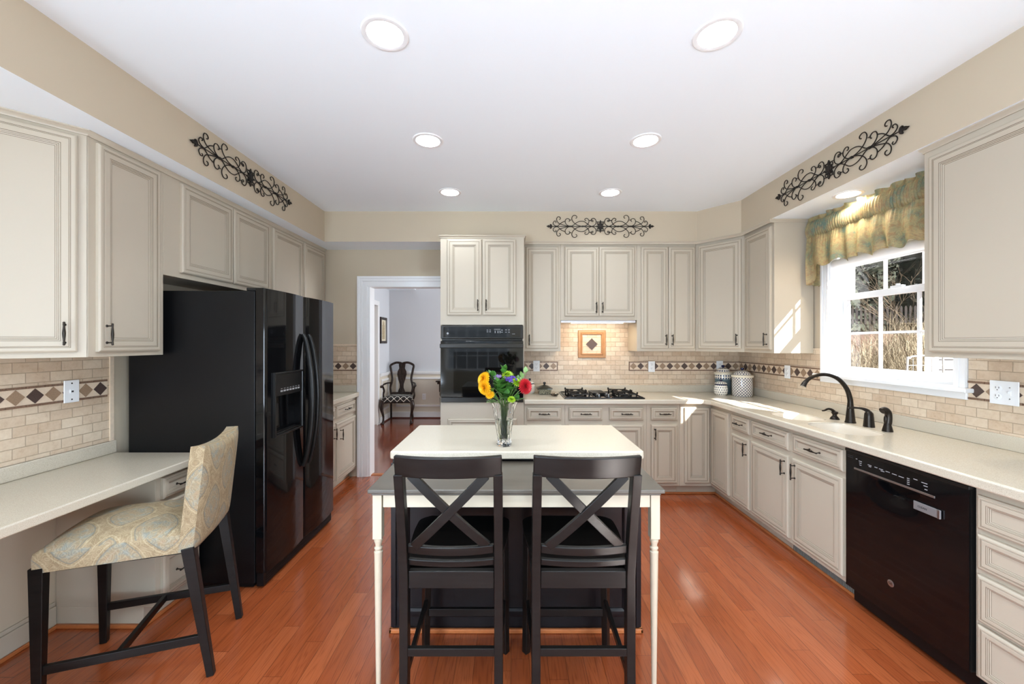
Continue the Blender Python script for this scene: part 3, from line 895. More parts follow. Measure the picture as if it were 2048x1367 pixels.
m.box(XR - 0.016, XR, WY1 + 0.076, 3.25, 1.385, 1.398, 0)
struct(m.build('wall_backsplash_right', TM, keep=True), 'cream brick tile backsplash under and beside the window')
m = tile_panel('x', 0.9, 2.32, 0.879, 1.378, 'left', 0)
band(m, 0.9, 2.285, ZBAND - 0.005, 'left')
m.box(XL, XL + 0.016, 2.30, 2.322, 0.879, 1.376, 1)
struct(m.build('wall_backsplash_left', TM, keep=True), 'cream brick tile backsplash over the desk')
m = tile_panel('x', XL, -1.656, 0.985, 1.425, 'back', 0)
band(m, XL + 0.02, -1.660, ZBAND, 'back')
m.box(XL, -1.656, YB - 0.016, YB, 1.414, 1.427, 1)
m.box(XL, XL + 0.010, 3.27, YB - 0.01, 0.985, 1.38, 0)
struct(m.build('wall_backsplash_corner', TM, keep=True), 'small cream brick tile backsplash beside the doorway')

# framed diamond accent behind the cooktop
t = thing('accent_tile', 'square tan stone frame around one dark diamond tile over the cooktop', 'tile', (0.8695, YB - 0.010, 1.28))
def mould(m, x0, x1, z0, z1, prof, mi=0):
    """mitred frame: prof list of (inset, y)"""
    rings = []
    for ins, y in prof:
        rings.append([(x0 + ins, y, z0 + ins), (x1 - ins, y, z0 + ins), (x1 - ins, y, z1 - ins), (x0 + ins, y, z1 - ins)])
    vs = [p for r in rings for p in r]; fs = []
    for k in range(len(rings) - 1):
        for j in range(4):
            jj = (j + 1) % 4
            fs.append((k * 4 + j, k * 4 + jj, (k + 1) * 4 + jj, (k + 1) * 4 + j))
    m._add(vs, fs, mi)
m = MB(); mould(m, -0.148, 0.148, 0.0, 0.296, [(0, 0), (0, -0.012), (0.004, -0.016), (0.024, -0.018), (0.030, -0.014), (0.036, -0.022), (0.042, -0.022), (0.048, -0.008), (0.048, 0)])
m.build('frame', FRAMEST, t, fixn=True)
m = MB(); m._add([(-0.062, -0.009, 0.148), (0, -0.009, 0.086), (0.062, -0.009, 0.148), (0, -0.009, 0.21), (-0.062, 0, 0.148), (0, 0, 0.086), (0.062, 0, 0.148), (0, 0, 0.21)],
       [(0, 1, 2, 3), (0, 4, 5, 1), (1, 5, 6, 2), (2, 6, 7, 3), (3, 7, 4, 0)])
m.build('diamond_insert', DIA_D, t)

# ---- recessed lamps
def can_lamp(x, y, z, r, label, power, cut_r=0.078, color=(1.0, 0.97, 0.93)):
    t = thing('recessed_light', label, 'ceiling light', (x, y, z), group=None)
    m = MB(); m.lathe([(cut_r - 0.003, 0.0), (cut_r - 0.003, -0.004), (cut_r + 0.004, -0.006), (r - 0.004, -0.005), (r, -0.001), (r, 0.0)], n=48, close=False)
    m.build('trim_ring', WHITE, t, smooth=40)
    m = MB(); m.lathe([(cut_r - 0.002, -0.003), (cut_r - 0.008, 0.012), (cut_r - 0.020, 0.040), (cut_r - 0.026, 0.056)], n=48, close=False)
    m.build('baffle', plain('lamp_baffle', srgb(214, 215, 216), 0.6), t, smooth=60)
    m = MB(); m.lathe([(0.0, 0.052), (cut_r - 0.026, 0.054), (cut_r - 0.026, 0.058)], n=40)
    m.build('lens', LENS, t, smooth=40)
    a = area('lamp_light', (0, 0, 0.048), (0, 0, -1), (cut_r - 0.03) * 2, 0, power, color, disk=True, spread=2.9)
    a.parent = t
    return t
where = ['near left of the six over the island', 'near right of the six over the island', 'middle left of the six over the island', 'middle right of the six over the island',
         'far left of the six near the oven', 'far right of the six near the cooktop', 'behind the viewer, first on the left', 'behind the viewer, first on the right',
         'behind the viewer, second on the left', 'behind the viewer, second on the right', 'by the rear windows, left', 'by the rear windows, right']
for (x, y), w in zip(CANS, where):
    can_lamp(x, y, H, 0.098, 'round white recessed ceiling light, ' + w, 3.6 if y > 3 else 6.6, color=(0.88, 0.97, 1.06))
can_lamp(2.275, 2.70, SF, 0.088, 'round white recessed light in the soffit above the window valance', 5, cut_r=0.068, color=(1.0, 0.86, 0.66))
# ================================================================== CABINETS
DT = 0.020   # door thickness
def front(m, x0, x1, z0, z1, drawer=False, y=0.0):
    """a glazed raised-panel door or drawer front; face at y-DT, materials 0 paint, 1 glaze line"""
    k = 0.62 if drawer else 1.0
    k = min(k, (min(x1 - x0, z1 - z0) / 2 - 0.012) / 0.076)
    T = DT
    P = [(0, 0.0, 0), (0, T - 0.006, 0), (0.006, T - 0.001, 0), (0.010, T, 0), (0.0205, T, 1), (0.0225, T - 0.0010, 0), (0.0255, T - 0.0005, 1), (0.0272, T - 0.0012, 0),
         (0.0300, T - 0.0004, 0), (0.051, T - 0.0004, 1), (0.0530, T - 0.0022, 0), (0.0570, T - 0.0030, 1), (0.0587, T - 0.0045, 0),
         (0.0625, T - 0.0055, 1), (0.0642, T - 0.0075, 0), (0.0685, T - 0.0090, 1), (0.0702, T - 0.0100, 0), (0.076, T - 0.0100, 0)]
    rings = []
    for ins, d, mi in P:
        i = ins * k if ins > 0.011 else ins
        rings.append([(x0 + i, y - d, z0 + i), (x1 - i, y - d, z0 + i), (x1 - i, y - d, z1 - i), (x0 + i, y - d, z1 - i)])
    vs = [p for r in rings for p in r]
    n = len(rings)
    for r in range(n - 1):
        m._add(vs[r * 4:(r + 2) * 4], [(j, (j + 1) % 4, 4 + (j + 1) % 4, 4 + j) for j in range(4)], P[r][2])
    m._add(vs[-4:], [(0, 1, 2, 3)], 0)
    m._add(vs[:4], [(3, 2, 1, 0)], 0)
    return m

def pull_mesh(vertical=True):
    """turned bar on two posts; local origin on the door face, standing out toward -y, bar along z or x."""
    m = MB()
    L = 0.054
    prof = [(0.0012, -L), (0.0035, -L + 0.001), (0.0050, -L + 0.005), (0.0038, -L + 0.009), (0.0048, -L + 0.012), (0.0034, -L + 0.016), (0.0042, -0.028), (0.0055, -0.012), (0.0062, 0),
            (0.0055, 0.012), (0.0042, 0.028), (0.0034, L - 0.016), (0.0048, L - 0.012), (0.0038, L - 0.009), (0.0050, L - 0.005), (0.0035, L - 0.001), (0.0012, L)]
    ax = (0, 0, 1) if vertical else (1, 0, 0)
    m.lathe(prof, (0, -0.028, 0), axis=ax, n=12)
    for s in (-0.041, 0.041):
        c = (0, 0, s) if vertical else (s, 0, 0)
        m.lathe([(0.0065, 0.0), (0.0060, 0.003), (0.0030, 0.005), (0.0030, 0.020), (0.0045, 0.026)], c, axis=(0, -1, 0), n=10)
    if not vertical:
        for s in (-0.012, 0.0, 0.012):
            m.ball((s, -0.030, 0.004), 0.005, 8, 6)
    return m
_pv = pull_mesh(True).build('handle', BRONZE, keep=True, smooth=50)
_ph = pull_mesh(False).build('handle', BRONZE, keep=True, smooth=50)
PULL_V, PULL_H = _pv.data, _ph.data
bpy.data.objects.remove(_pv); bpy.data.objects.remove(_ph)

def add_front(root, kind, x0, x1, z0, z1, hx=None, hz=None, y=0.0, rot=0.0, loc=(0, 0, 0), name=None):
    """kind door|drawer as a child of the cabinet, with its handle one level deeper"""
    cx, cz = (x0 + x1) / 2, (z0 + z1) / 2
    m = MB(); front(m, x0 - cx, x1 - cx, z0 - cz, z1 - cz, drawer=(kind == 'drawer'))
    o = m.build(name or kind, [CAB, GLAZE], parent=root, fixn=False)
    o.location = Vector(loc) + Matrix.Rotation(rot, 3, 'Z') @ Vector((cx, y, cz))
    o.rotation_euler = (0, 0, rot)
    if hx is not None:
        h = bpy.data.objects.new('handle', PULL_V if kind == 'door' else PULL_H)
        h.location = (hx - cx, -DT, hz - cz); h.parent = o
        col.objects.link(h)
    return o

TOE, CT, CB = 0.10, 0.914, 0.870
def base_cab(label, loc, rotz, w, depth, fronts, group=None, toe=True, name='base_cabinet', ztop=CB - 0.001, toed=0.075):
    t = thing(name, label, 'cabinet', loc, rotz, group)
    m = MB()
    if toe:
        m.box(0, w, 0, depth, TOE, ztop); m.box(0, w, toed, depth, 0.001, TOE)
    else:
        m.box(0, w, 0, depth, 0.001, ztop)
    m.build('carcass', CAB, t, bevel=0.0015)
    for f in fronts: add_front(t, *f)
    return t
def upper_cab(label, loc, rotz, w, depth, z0, z1, fronts, group=None, name='upper_cabinet', rail=True):
    t = thing(name, label, 'cabinet', (loc[0], loc[1], z0), rotz, group)
    m = MB(); m.box(0, w, 0, depth, 0, z1 - z0)
    m.build('carcass', CAB, t, bevel=0.0015)
    for f in fronts:
        f = list(f); f[3] -= z0; f[4] -= z0
        if len(f) > 6 and f[6] is not None: f[6] -= z0
        add_front(t, *f[0:1], *f[1:])
    return t

UZ0, UZ1 = 1.357, SF - 0.001
UT, UB = 2.398, 1.386       # door top and bottom
UF = 4.00                   # face-frame plane of the back uppers
def D(x0, x1, hx, z0=UB, z1=UT, hz=None):
    return ('door', x0, x1, z0, z1, hx, (z0 + 0.085) if hz is None else hz)
# --- back wall uppers (local x = world x - left)
x0 = 0.1235
upper_cab('narrow cream upper cabinet between the wall oven and the hood', (x0, UF), 0, 0.4955 - x0, YB - UF - 0.011, UZ0, UZ1, [D(0.149 - x0, 0.472 - x0, 0.182 - x0)])
x0 = 0.4965
t = upper_cab('short cream double-door upper cabinet over the cooktop', (x0, UF), 0, 1.2575 - x0, YB - UF - 0.011, 1.668, UZ1,
          [D(0.537 - x0, 0.8755 - x0, 0.848 - x0, 1.706), D(0.8785 - x0, 1.232 - x0, 0.909 - x0, 1.706)])
x0 = 1.2585
upper_cab('tall cream double-door upper cabinet right of the cooktop', (x0, UF), 0, 1.846 - x0, YB - UF - 0.011, UZ0, UZ1,
          [D(1.298 - x0, 1.5665 - x0, 1.540 - x0), D(1.5715 - x0, 1.833 - x0, 1.603 - x0)])
# hood light panel under the short cabinet
t = thing('hood_light', 'thin lit range hood strip under the short cabinet over the cooktop', 'range hood', (0.877, 4.16, 1.640))
m = MB(); m.box(-0.376, 0.376, -0.135, 0.145, 0.004, 0.0275); m.build('housing', WHITE, t, bevel=0.003)
m = MB(); m.box(-0.26, 0.26, -0.115, -0.05, 0.0, 0.004); m.build('lens', HOODL, t)
a = area('lamp_light', (0, -0.06, -0.004), (0, 0.25, -1), 0.5, 0.08, 1.5, (1.0, 0.82, 0.60)); a.parent = t
# diagonal corner upper: face from (1.846,4.00) to (2.139,3.66)
cx0, cy0, cx1, cy1 = 1.847, 3.998, 2.139, 3.668
ang = math.atan2(cy1 - cy0, cx1 - cx0); wd = math.hypot(cx1 - cx0, cy1 - cy0)
t = thing('upper_cabinet', 'cream upper cabinet set diagonally across the corner over the canisters', 'cabinet', (cx0, cy0, UZ0), ang)
m = MB(); R = Matrix.Rotation(-ang, 3, 'Z')
poly = [R @ Vector((x - cx0, y - cy0, 0)) for x, y in ((cx0, cy0), (cx1, cy1), (XR - 0.011, cy1), (XR - 0.011, YB - 0.011), (cx0, YB - 0.011))]
m.prism([(p.x, p.y) for p in poly], 0, UZ1 - UZ0)
m.build('carcass', CAB, t, bevel=0.0015)
add_front(t, 'door', 0.028, wd - 0.022, UB - UZ0, UT - UZ0, wd - 0.055, UB - UZ0 + 0.085)
# right-wall upper beside the window: face x=2.139, y from 3.667 to 3.25 (local x = 3.667 - y)
RX = 2.139
upper_cab('narrow cream upper cabinet beside the window, sunlight on its side', (RX, 3.667), -PI / 2, 3.667 - 3.25, XR - RX - 0.011, UZ0, UZ1, [D(0.035, 0.392, 0.352)])
# right-wall big upper near the viewer
t = upper_cab('large cream upper cabinet right of the window, nearest the viewer', (RX, 2.07), -PI / 2, 2.07 - 0.90, XR - RX - 0.011, 1.371, UZ1,
          [D(0.035, 0.555, 0.505, 1.398, 2.385), D(0.563, 1.13, 0.61, 1.398, 2.385)])
# --- left wall uppers, face x=-2.0 (local x = y - start)
LX = -2.0
upper_cab('tall cream upper cabinet left of the fridge over the desk', (LX, 1.890), PI / 2, 2.300 - 1.890, LX - XL - 0.011, 1.375, UZ1, [D(0.035, 0.375, 0.070, 1.400, 2.405)])
upper_cab('short cream double-door cabinet above the fridge', (LX, 2.301), PI / 2, 3.312 - 2.301, LX - XL - 0.011, 1.835, UZ1,
          [('door', 0.112, 0.555, 1.866, 2.405), ('door', 0.566, 0.990, 1.866, 2.405)])
upper_cab('cream double-door upper cabinet in the far left corner past the fridge', (LX, 3.313), PI / 2, 4.308 - 3.313, LX - XL - 0.011, 1.44, UZ1,
          [('door', 0.028, 0.510, 1.47, 2.405, 0.475, 1.555), ('door', 0.530, 0.965, 1.47, 2.405, 0.56, 1.555)])
# angled end cabinet at the left picture edge
ex0, ey0, ex1, ey1 = -2.309, 1.580, -2.001, 1.888
ang = math.atan2(ey1 - ey0, ex1 - ex0); wd = math.hypot(ex1 - ex0, ey1 - ey0)
t = thing('upper_cabinet', 'cream angled end upper cabinet at the near end of the desk wall', 'cabinet', (ex0, ey0, 1.375), ang)
m = MB(); R = Matrix.Rotation(-ang, 3, 'Z')
poly = [R @ Vector((x - ex0, y - ey0, 0)) for x, y in ((ex0, ey0), (ex1, ey1), (ex0, ey1))]
m.prism([(p.x, p.y) for p in poly], 0, UZ1 - 1.375)
m.build('carcass', CAB, t, bevel=0.0015)
add_front(t, 'door', 0.020, wd - 0.030, 0.025, 2.405 - 1.375, wd - 0.070, 0.11)

# --- crown strips
def crown(pts, name, z1=SF, h=0.026, d=0.016, close=False):
    """stepped crown moulding along a floor-plan polyline; its outside is on the right of the travel direction."""
    m = MB()
    prof = [(0.0, -h), (0.004, -h), (0.006, -h * 0.6), (d * 0.75, -h * 0.35), (d, -h * 0.2), (d, 0.0), (0.0, 0.0)]
    n = len(pts); P = [Vector((p[0], p[1], 0)) for p in pts]
    offs = []
    for i in range(n):
        ds = []
        if i > 0: ds.append((P[i] - P[i - 1]).normalized())
        if i < n - 1: ds.append((P[i + 1] - P[i]).normalized())
        ns = [Vector((d_.y, -d_.x, 0)) for d_ in ds]
        if len(ns) == 2:
            b = (ns[0] + ns[1]).normalized(); b = b / max(0.3, b.dot(ns[0]))
        else: b = ns[0]
        offs.append(b)
    k = len(prof); vs = []
    for i in range(n):
        for o, z in prof: vs.append(P[i] + offs[i] * o + Vector((0, 0, z1 + z)))
    fs = [(i * k + j, i * k + (j + 1) % k, (i + 1) * k + (j + 1) % k, (i + 1) * k + j) for i in range(n - 1) for j in range(k)]
    fs += [tuple(range(k - 1, -1, -1)), tuple((n - 1) * k + j for j in range(k))]
    m._add(vs, fs)
    return struct(m.build(name, CAB, keep=True, smooth=40))
crown([(-2.30, 1.582), (-1.999, 1.887), (-1.999, 4.308)], 'trim_5')
crown([(0.1235, 3.969), (1.847, 3.969), (2.1065, 3.659), (2.1065, 3.249), (2.45, 3.249)], 'trim_6')
crown([(2.45, 2.071), (2.138, 2.071), (2.138, 0.90)], 'trim_7')
crown([(-0.661, 4.30), (-0.661, 3.739), (0.123, 3.739), (0.123, 3.97)], 'trim_8')

# --- tall oven cabinet
OC = thing('oven_cabinet', 'tall cream oven cabinet standing from floor to soffit beside the doorway', 'cabinet', (-0.660, 3.74, 0))
W = 0.782
m = MB()
m.box(0, W, 0, 0.57, 1.610, UZ1); m.box(0, 0.014, 0, 0.57, 0.885, 1.610); m.box(W - 0.014, W, 0, 0.57, 0.885, 1.610)
m.box(0.014, W - 0.014, 0.54, 0.57, 0.885, 1.610); m.box(0, W, 0, 0.57, TOE, 0.885); m.box(0, W, 0.075, 0.57, 0.001, TOE)
m.build('carcass', CAB, OC, bevel=0.0015)
add_front(OC, 'door', 0.064, 0.386, 1.698, 2.405, 0.352, 1.790)
add_front(OC, 'door', 0.396, 0.706, 1.698, 2.405, 0.430, 1.790)
add_front(OC, 'drawer', 0.070, W - 0.070, 0.38, 0.735, W / 2, 0.60)
add_front(OC, 'drawer', 0.070, W - 0.070, 0.13, 0.365, W / 2, 0.25)

# --- wall oven
OV = thing('wall_oven', 'black built-in wall oven with glass door', 'oven', (-0.269, 3.739, 0.889))
m = MB(); m.box(-0.370, 0.370, 0.0, 0.50, 0.012, 0.705); m.build('body', OVENBLK, OV)
m = MB(); m.box(-0.383, 0.383, -0.028, 0.0, 0.590, 0.716); m.build('control_panel', OVENBLK, OV, bevel=0.006)
m = MB(); m.box(-0.358, 0.358, -0.0305, -0.028, 0.605, 0.700); m.build('control_glass', BLACK, OV, bevel=0.001)
m = MB()
for cx, cz in ((0.050, 0.671), (0.075, 0.671), (0.050, 0.655), (0.075, 0.655), (0.185, 0.671), (0.223, 0.673), (0.250, 0.673), (0.185, 0.652), (0.223, 0.652), (0.250, 0.652)):
    m.box(cx - 0.007, cx + 0.007, -0.0312, -0.0305, cz - 0.0025, cz + 0.0025)
for cx in (0.122, 0.148, 0.168):
    m.lathe([(0.0048, 0), (0.0048, 0.0012)], (cx, -0.0305, 0.648), axis=(0, -1, 0), n=10); m.lathe([(0.0048, 0), (0.0048, 0.0012)], (cx, -0.0305, 0.659), axis=(0, -1, 0), n=10)
m.box(0.278, 0.305, -0.0312, -0.0305, 0.634, 0.637)
m.build('control_keys', GREYMARK, OV)
m = MB(); m.box(0.112, 0.172, -0.0311, -0.0305, 0.670, 0.683); m.build('display', plain('display_grey', (0.09, 0.09, 0.09, 1), 0.2), OV)
m = MB(); m.lathe([(0.010, 0), (0.010, 0.0015)], (-0.318, -0.0305, 0.640), axis=(0, -1, 0), n=20); m.build('badge', GREYMARK, OV, smooth=40)
m = MB(); m.box(-0.383, 0.383, -0.022, 0.0, 0.0, 0.046); m.box(-0.376, 0.376, -0.010, 0.0, 0.574, 0.590); m.build('lower_trim', OVENBLK, OV, bevel=0.003)
m = MB(); m.box(-0.383, 0.383, -0.040, -0.001, 0.050, 0.570)
dr = m.build('oven_door', BLACK, OV, bevel=0.004)
m = MB(); m.box(-0.262, 0.318, -0.0405, -0.040, 0.085, 0.470); m.build('glass_window', DARKGLASS, dr)
m = MB(); m.beam((-0.383, -0.075, 0.525), (0.383, -0.075, 0.525), 0.022, 0.040); m.box(-0.383, -0.345, -0.075, -0.038, 0.512, 0.545); m.box(0.345, 0.383, -0.075, -0.038, 0.512, 0.545)
m.build('oven_handle', OVENBLK, dr, bevel=0.006, bseg=3)

# --- back run of base cabinets, face frame y=3.755, doors at 3.735
BF = 3.755
DZ0, DZ1, RZ0, RZ1 = 0.130, 0.677, 0.719, 0.836
def pair(a, b, off, hx): return [('drawer', a - off, b - off, RZ0, RZ1, (a + b) / 2 - off, (RZ0 + RZ1) / 2), ('door', a - off, b - off, DZ0, DZ1, hx - off, DZ1 - 0.085)]
bd = YB - BF - 0.001
base_cab('narrow cream base cabinet with drawer next to the oven cabinet', (0.1235, BF, 0), 0, 0.505 - 0.1235, bd, pair(0.149, 0.4715, 0.1235, 0.44))
base_cab('wide cream base cabinet with two drawers below the cooktop', (0.506, BF, 0), 0, 1.272 - 0.506, bd, pair(0.5416, 0.8545, 0.506, 0.825) + pair(0.920, 1.2375, 0.506, 0.95))
base_cab('narrow cream base cabinet with drawer right of the cooktop', (1.273, BF, 0), 0, 1.580 - 1.273, bd, pair(1.312, 1.555, 1.273, 1.342))
# corner cabinet with folding door
RF = 1.880      # face-frame plane of the right run
t = thing('corner_cabinet', 'cream corner base cabinet with bifold door under the canisters', 'cabinet', (RF, BF, 0))
m = MB()
def Lpoly(i): return [(1.581 - RF, i), (i, i), (i, 3.405 - BF), (XR - RF - 0.001, 3.405 - BF), (XR - RF - 0.001, bd), (1.581 - RF, bd)]
m.prism(Lpoly(0.0), TOE, CB - 0.001); m.prism(Lpoly(0.075), 0.001, TOE)
m.build('carcass', CAB, t, bevel=0.0015)
add_front(t, 'door', 1.625 - RF, -0.0215, 0.130, 0.836)
add_front(t, 'door', 0.0, 0.300, 0.130, 0.836, rot=-PI / 2, loc=(0, -0.0215, 0))
# right run: local x = Y0 - y
def rr(y): return y
rd = XR - RF - 0.001
def rpair(ya, yb, Y0, hy): return [('drawer', Y0 - ya, Y0 - yb, RZ0, RZ1 + 0.004, Y0 - (ya + yb) / 2, (RZ0 + RZ1) / 2 + 0.002), ('door', Y0 - ya, Y0 - yb, DZ0, DZ1 + 0.004, Y0 - hy, DZ1 - 0.080)]
base_cab('narrow cream base cabinet with drawer beyond the sink', (RF, 3.404, 0), -PI / 2, 3.404 - 3.122, rd, rpair(3.385, 3.135, 3.404, 3.165))
SB = thing('sink_cabinet', 'wide cream double-door sink base cabinet with two drawer fronts', 'cabinet', (RF, 3.121, 0), -PI / 2)
m = MB(); wS = 3.121 - 2.232
m.box(0, wS, 0, 0.03, TOE, CB - 0.001); m.box(0, wS, 0.03, rd, TOE, 0.60); m.box(0, 0.018, 0.03, rd, 0.60, CB - 0.001); m.box(wS - 0.018, wS, 0.03, rd, 0.60, CB - 0.001); m.box(0, wS, 0.075, rd, 0.001, TOE)
m.build('carcass', CAB, SB, bevel=0.0015)
for f in rpair(3.104, 2.690, 3.121, 2.722) + rpair(2.652, 2.250, 3.121, 2.622): add_front(SB, *f)
m = MB()   # heating register in the toe kick
u0, u1 = 3.121 - 2.76, 3.121 - 2.262
m.box(u0, u1, 0.069, 0.0745, 0.012, 0.092, 0)
for i in range(42):
    u = u0 + 0.012 + (u1 - u0 - 0.024) * i / 41
    m.box(u - 0.0028, u + 0.0028, 0.0655, 0.069, 0.02, 0.084, 1)
m.build('toe_kick_register', [SLOT, plain('register_grey', srgb(120, 122, 116), 0.5)], SB)
# drawer stack nearest the viewer
base_cab('cream base cabinet of four drawers right of the dishwasher', (RF, 1.617, 0), -PI / 2, 1.617 - 1.10, rd,
         [('drawer', 0.017, 0.50, z0, z1, 0.258, (z0 + z1) / 2) for z0, z1 in ((0.703, 0.837), (0.544, 0.681), (0.335, 0.520), (0.110, 0.321))])
base_cab('cream base cabinet at the viewer end of the sink counter', (RF, 1.099, 0), -PI / 2, 1.099 - 0.45, rd, [('drawer', 0.02, 0.63, RZ0, RZ1, 0.325, 0.78), ('door', 0.02, 0.63, DZ0, DZ1, 0.06, 0.6)])
# left base cabinet by the doorway: face x=-1.67
base_cab('cream base cabinet with drawers between the fridge and the doorway', (-1.67, 3.27, 0), PI / 2, 4.29 - 3.27, -1.67 - XL - 0.001,
         [('drawer', 0.02, 0.50, RZ0, RZ1, 0.26, 0.78), ('door', 0.02, 0.50, DZ0, DZ1, 0.46, 0.59), ('drawer', 0.525, 0.985, RZ0, RZ1, 0.755, 0.78), ('door', 0.525, 0.985, DZ0, DZ1, 0.60, 0.555)])
# desk pedestal
PD = thing('desk_pedestal', 'cream desk drawer pedestal between the desk stool and the fridge', 'cabinet', (-1.81, 2.035, 0), PI / 2)
m = MB(); m.box(0, 0.288, 0, 0.505, TOE, 0.764); m.box(0, 0.288, 0.06, 0.505, 0.001, TOE); m.build('carcass', CAB, PD, bevel=0.0015)
for z0, z1 in ((0.635, 0.745), (0.365, 0.615), (0.120, 0.345)): add_front(PD, 'drawer', 0.03, 0.268, z0, z1, 0.149, (z0 + z1) / 2)

# --- shoe mouldings along the toe kicks
m = MB()
m.box(-0.66, 1.96, BF + 0.060, BF + 0.075, 0.0, 0.018)
m.box(RF + 0.060, RF + 0.075, 2.232, BF + 0.06, 0.0, 0.018)
m.box(RF + 0.060, RF + 0.075, 0.45, 1.617, 0.0, 0.018)
m.box(-1.745, -1.730, 3.27, 4.29, 0.0, 0.018)
m.box(-1.870, -1.8705 + 0.016, 2.02, 2.323, 0.0, 0.018); m.box(XL, -1.855, 2.018, 2.035, 0, 0.018); m.box(XL + 0.014, XL + 0.028, -1.3, 2.018, 0, 0.018)
struct(m.build('trim_9', OAK, keep=True, bevel=0.004))

# ================================================================== COUNTERS
ED = 1.834
m = MB()
m.prism([(0.1235, 3.712), (1.790, 3.712), (ED, 3.668), (ED, 0.45), (XR - 0.0005, 0.45), (XR - 0.0005, YB - 0.0005), (0.1235, YB - 0.0005)], CB, CT)
ct = m.build('countertop', [COUNTER, SINKW], origin=(1.8, 3.7, CB))
# basin holes
def rrect(x0, x1, y0, y1, r, n=6):
    out = []
    for cx, cy, a0 in ((x1 - r, y1 - r, 0), (x0 + r, y1 - r, 90), (x0 + r, y0 + r, 180), (x1 - r, y0 + r, 270)):
        for i in range(n + 1):
            a = math.radians(a0 + 90 * i / n)
            out.append((cx + r * math.cos(a), cy + r * math.sin(a)))
    return out
B1 = (1.935, 2.185, 2.725, 3.035, 0.09); B2 = (1.925, 2.185, 2.285, 2.655, 0.10)
cs = []
for b in (B1, B2):
    c = MB(); c.prism(rrect(*b), CB - 0.05, CT + 0.05); cs.append(c.build('cutter', COUNTER, keep=True))
cut(ct, cs)
md = ct.modifiers.new('edges', 'BEVEL'); md.width = 0.008; md.segments = 3; md.limit_method = 'ANGLE'; md.angle_limit = math.radians(50)
tag(ct, 'L-shaped speckled beige countertop running under the window and behind the cooktop', 'countertop')
SK = thing('sink', 'cream integrated double-bowl sink under the window', 'sink', (2.06, 2.66, CB - 0.19))
for nm, b, dp in (('small_bowl', B1, 0.15), ('large_bowl', B2, 0.19)):
    m = MB(); x0_, x1_, y0_, y1_, r_ = b
    z = CT - 0.006 - (CB - 0.19)
    rings = []
    for ins, dz in ((0.0, 0.0), (0.004, -0.02), (0.010, -dp * 0.7), (0.022, -dp * 0.93), (0.05, -dp), (0.10, -dp - 0.002)):
        rings.append([(x - 2.06, y - 2.66, z + dz) for x, y in rrect(x0_ + ins, x1_ - ins, y0_ + ins, y1_ - ins, max(0.012, r_ - ins * 0.6))])
    n = len(rings[0]); vs = [p for r in rings for p in r]
    fs = [(k * n + i, k * n + (i + 1) % n, (k + 1) * n + (i + 1) % n, (k + 1) * n + i) for k in range(len(rings) - 1) for i in range(n)]
    fs.append(tuple((len(rings) - 1) * n + i for i in range(n)))
    m._add(vs, fs)
    o = m.build(nm, SINKW, SK, smooth=60)
    d = MB(); d.lathe([(0.0, 0.002), (0.030, 0.003), (0.040, 0.0), (0.040, -0.003)], ((x0_ + x1_) / 2 - 2.06, (y0_ + y1_) / 2 - 2.66, z - dp + 0.0), n=24)
    d.build('drain', MIRRORISH, o, smooth=40)
# upstands
m = MB(); m.box(0.1235, XR - 0.0005, YB - 0.0205, YB - 0.0105, CT, 0.987); m.box(XR - 0.0205, XR - 0.0105, 0.45, YB - 0.0205, CT, 0.987)
tag(m.build('counter_upstand', COUNTER, bevel=0.003), 'low speckled beige upstand along the back and sink walls', 'upstand')
m = MB(); m.box(XL + 0.0005, -1.63, 3.27, YB - 0.026, CB, CT); m.box(XL + 0.0105, -1.66, YB - 0.0365, YB - 0.0265, CT, 0.987)
tag(m.build('countertop', COUNTER, bevel=0.007, bseg=3), 'short beige countertop between the fridge and the doorway', 'countertop')
# desk
DKZ = 0.806
m = MB(); m.box(XL + 0.0005, -1.758, 0.85, 2.332, DKZ - 0.041, DKZ); m.box(XL + 0.0105, XL + 0.0255, 0.85, 2.332, DKZ, 0.879)
tag(m.build('writing_desk', COUNTER, bevel=0.007, bseg=3), 'speckled beige desk top along the left wall', 'desk')
# near support of the desk, out of view to the left
m = MB(); m.box(XL + 0.001, -1.80, 0.86, 0.90, 0.001, DKZ - 0.042)
tag(m.build('desk_end_panel', CAB, bevel=0.002), 'cream end panel holding up the near end of the desk', 'panel')

# ================================================================== DISHWASHER
DW = thing('dishwasher', 'black built-in dishwasher under the sink counter', 'dishwasher', (1.862, 2.2265, 0), -PI / 2)
dw = 2.2265 - 1.6225
m = MB(); m.box(0.005, dw - 0.005, 0.03, 0.58, 0.10, 0.855); m.box(0.004, dw - 0.004, 0.085, 0.58, 0.012, 0.10); m.build('tub', BLACKPL, DW)
m = MB()
zt = 0.846
# door skin with a pocket handle recess: grid front with the pocket pushed in
def dwf(u, v):
    x = 0.003 + u * (dw - 0.006); z = 0.105 + v * (zt - 0.105)
    y = 0.0
    cxp, zp = 0.300, 0.752
    dx = (x - cxp) / 0.105; dz = (z - zp)
    top = zp; bot = zp - 0.052 * math.sqrt(max(0, 1 - dx * dx)) if abs(dx) < 1 else zp
    if abs(dx) < 1 and bot <= z <= top: y = 0.028
    # the gentle scooped dish below the pocket
    r = math.hypot((x - cxp) / 0.20, (z - 0.70) / 0.10)
    if y == 0 and r < 1 and z < 0.752: y = 0.006 * (1 - r) ** 1.2
    return (x, y, z)
m.grid(dwf, 150, 190, 0)
door = m.build('door', BLACK, DW, smooth=50, fixn=False)
m = MB(); m.box(0.003, dw - 0.003, 0.0005, 0.029, 0.105, 0.70); m.box(0.003, 0.19, 0.0005, 0.029, 0.70, zt); m.box(0.41, dw - 0.003, 0.0005, 0.029, 0.70, zt); m.box(0.19, 0.41, 0.0285, 0.0295, 0.70, zt)
m.v = [(x, y + 0.0065, z) for x, y, z in m.v]
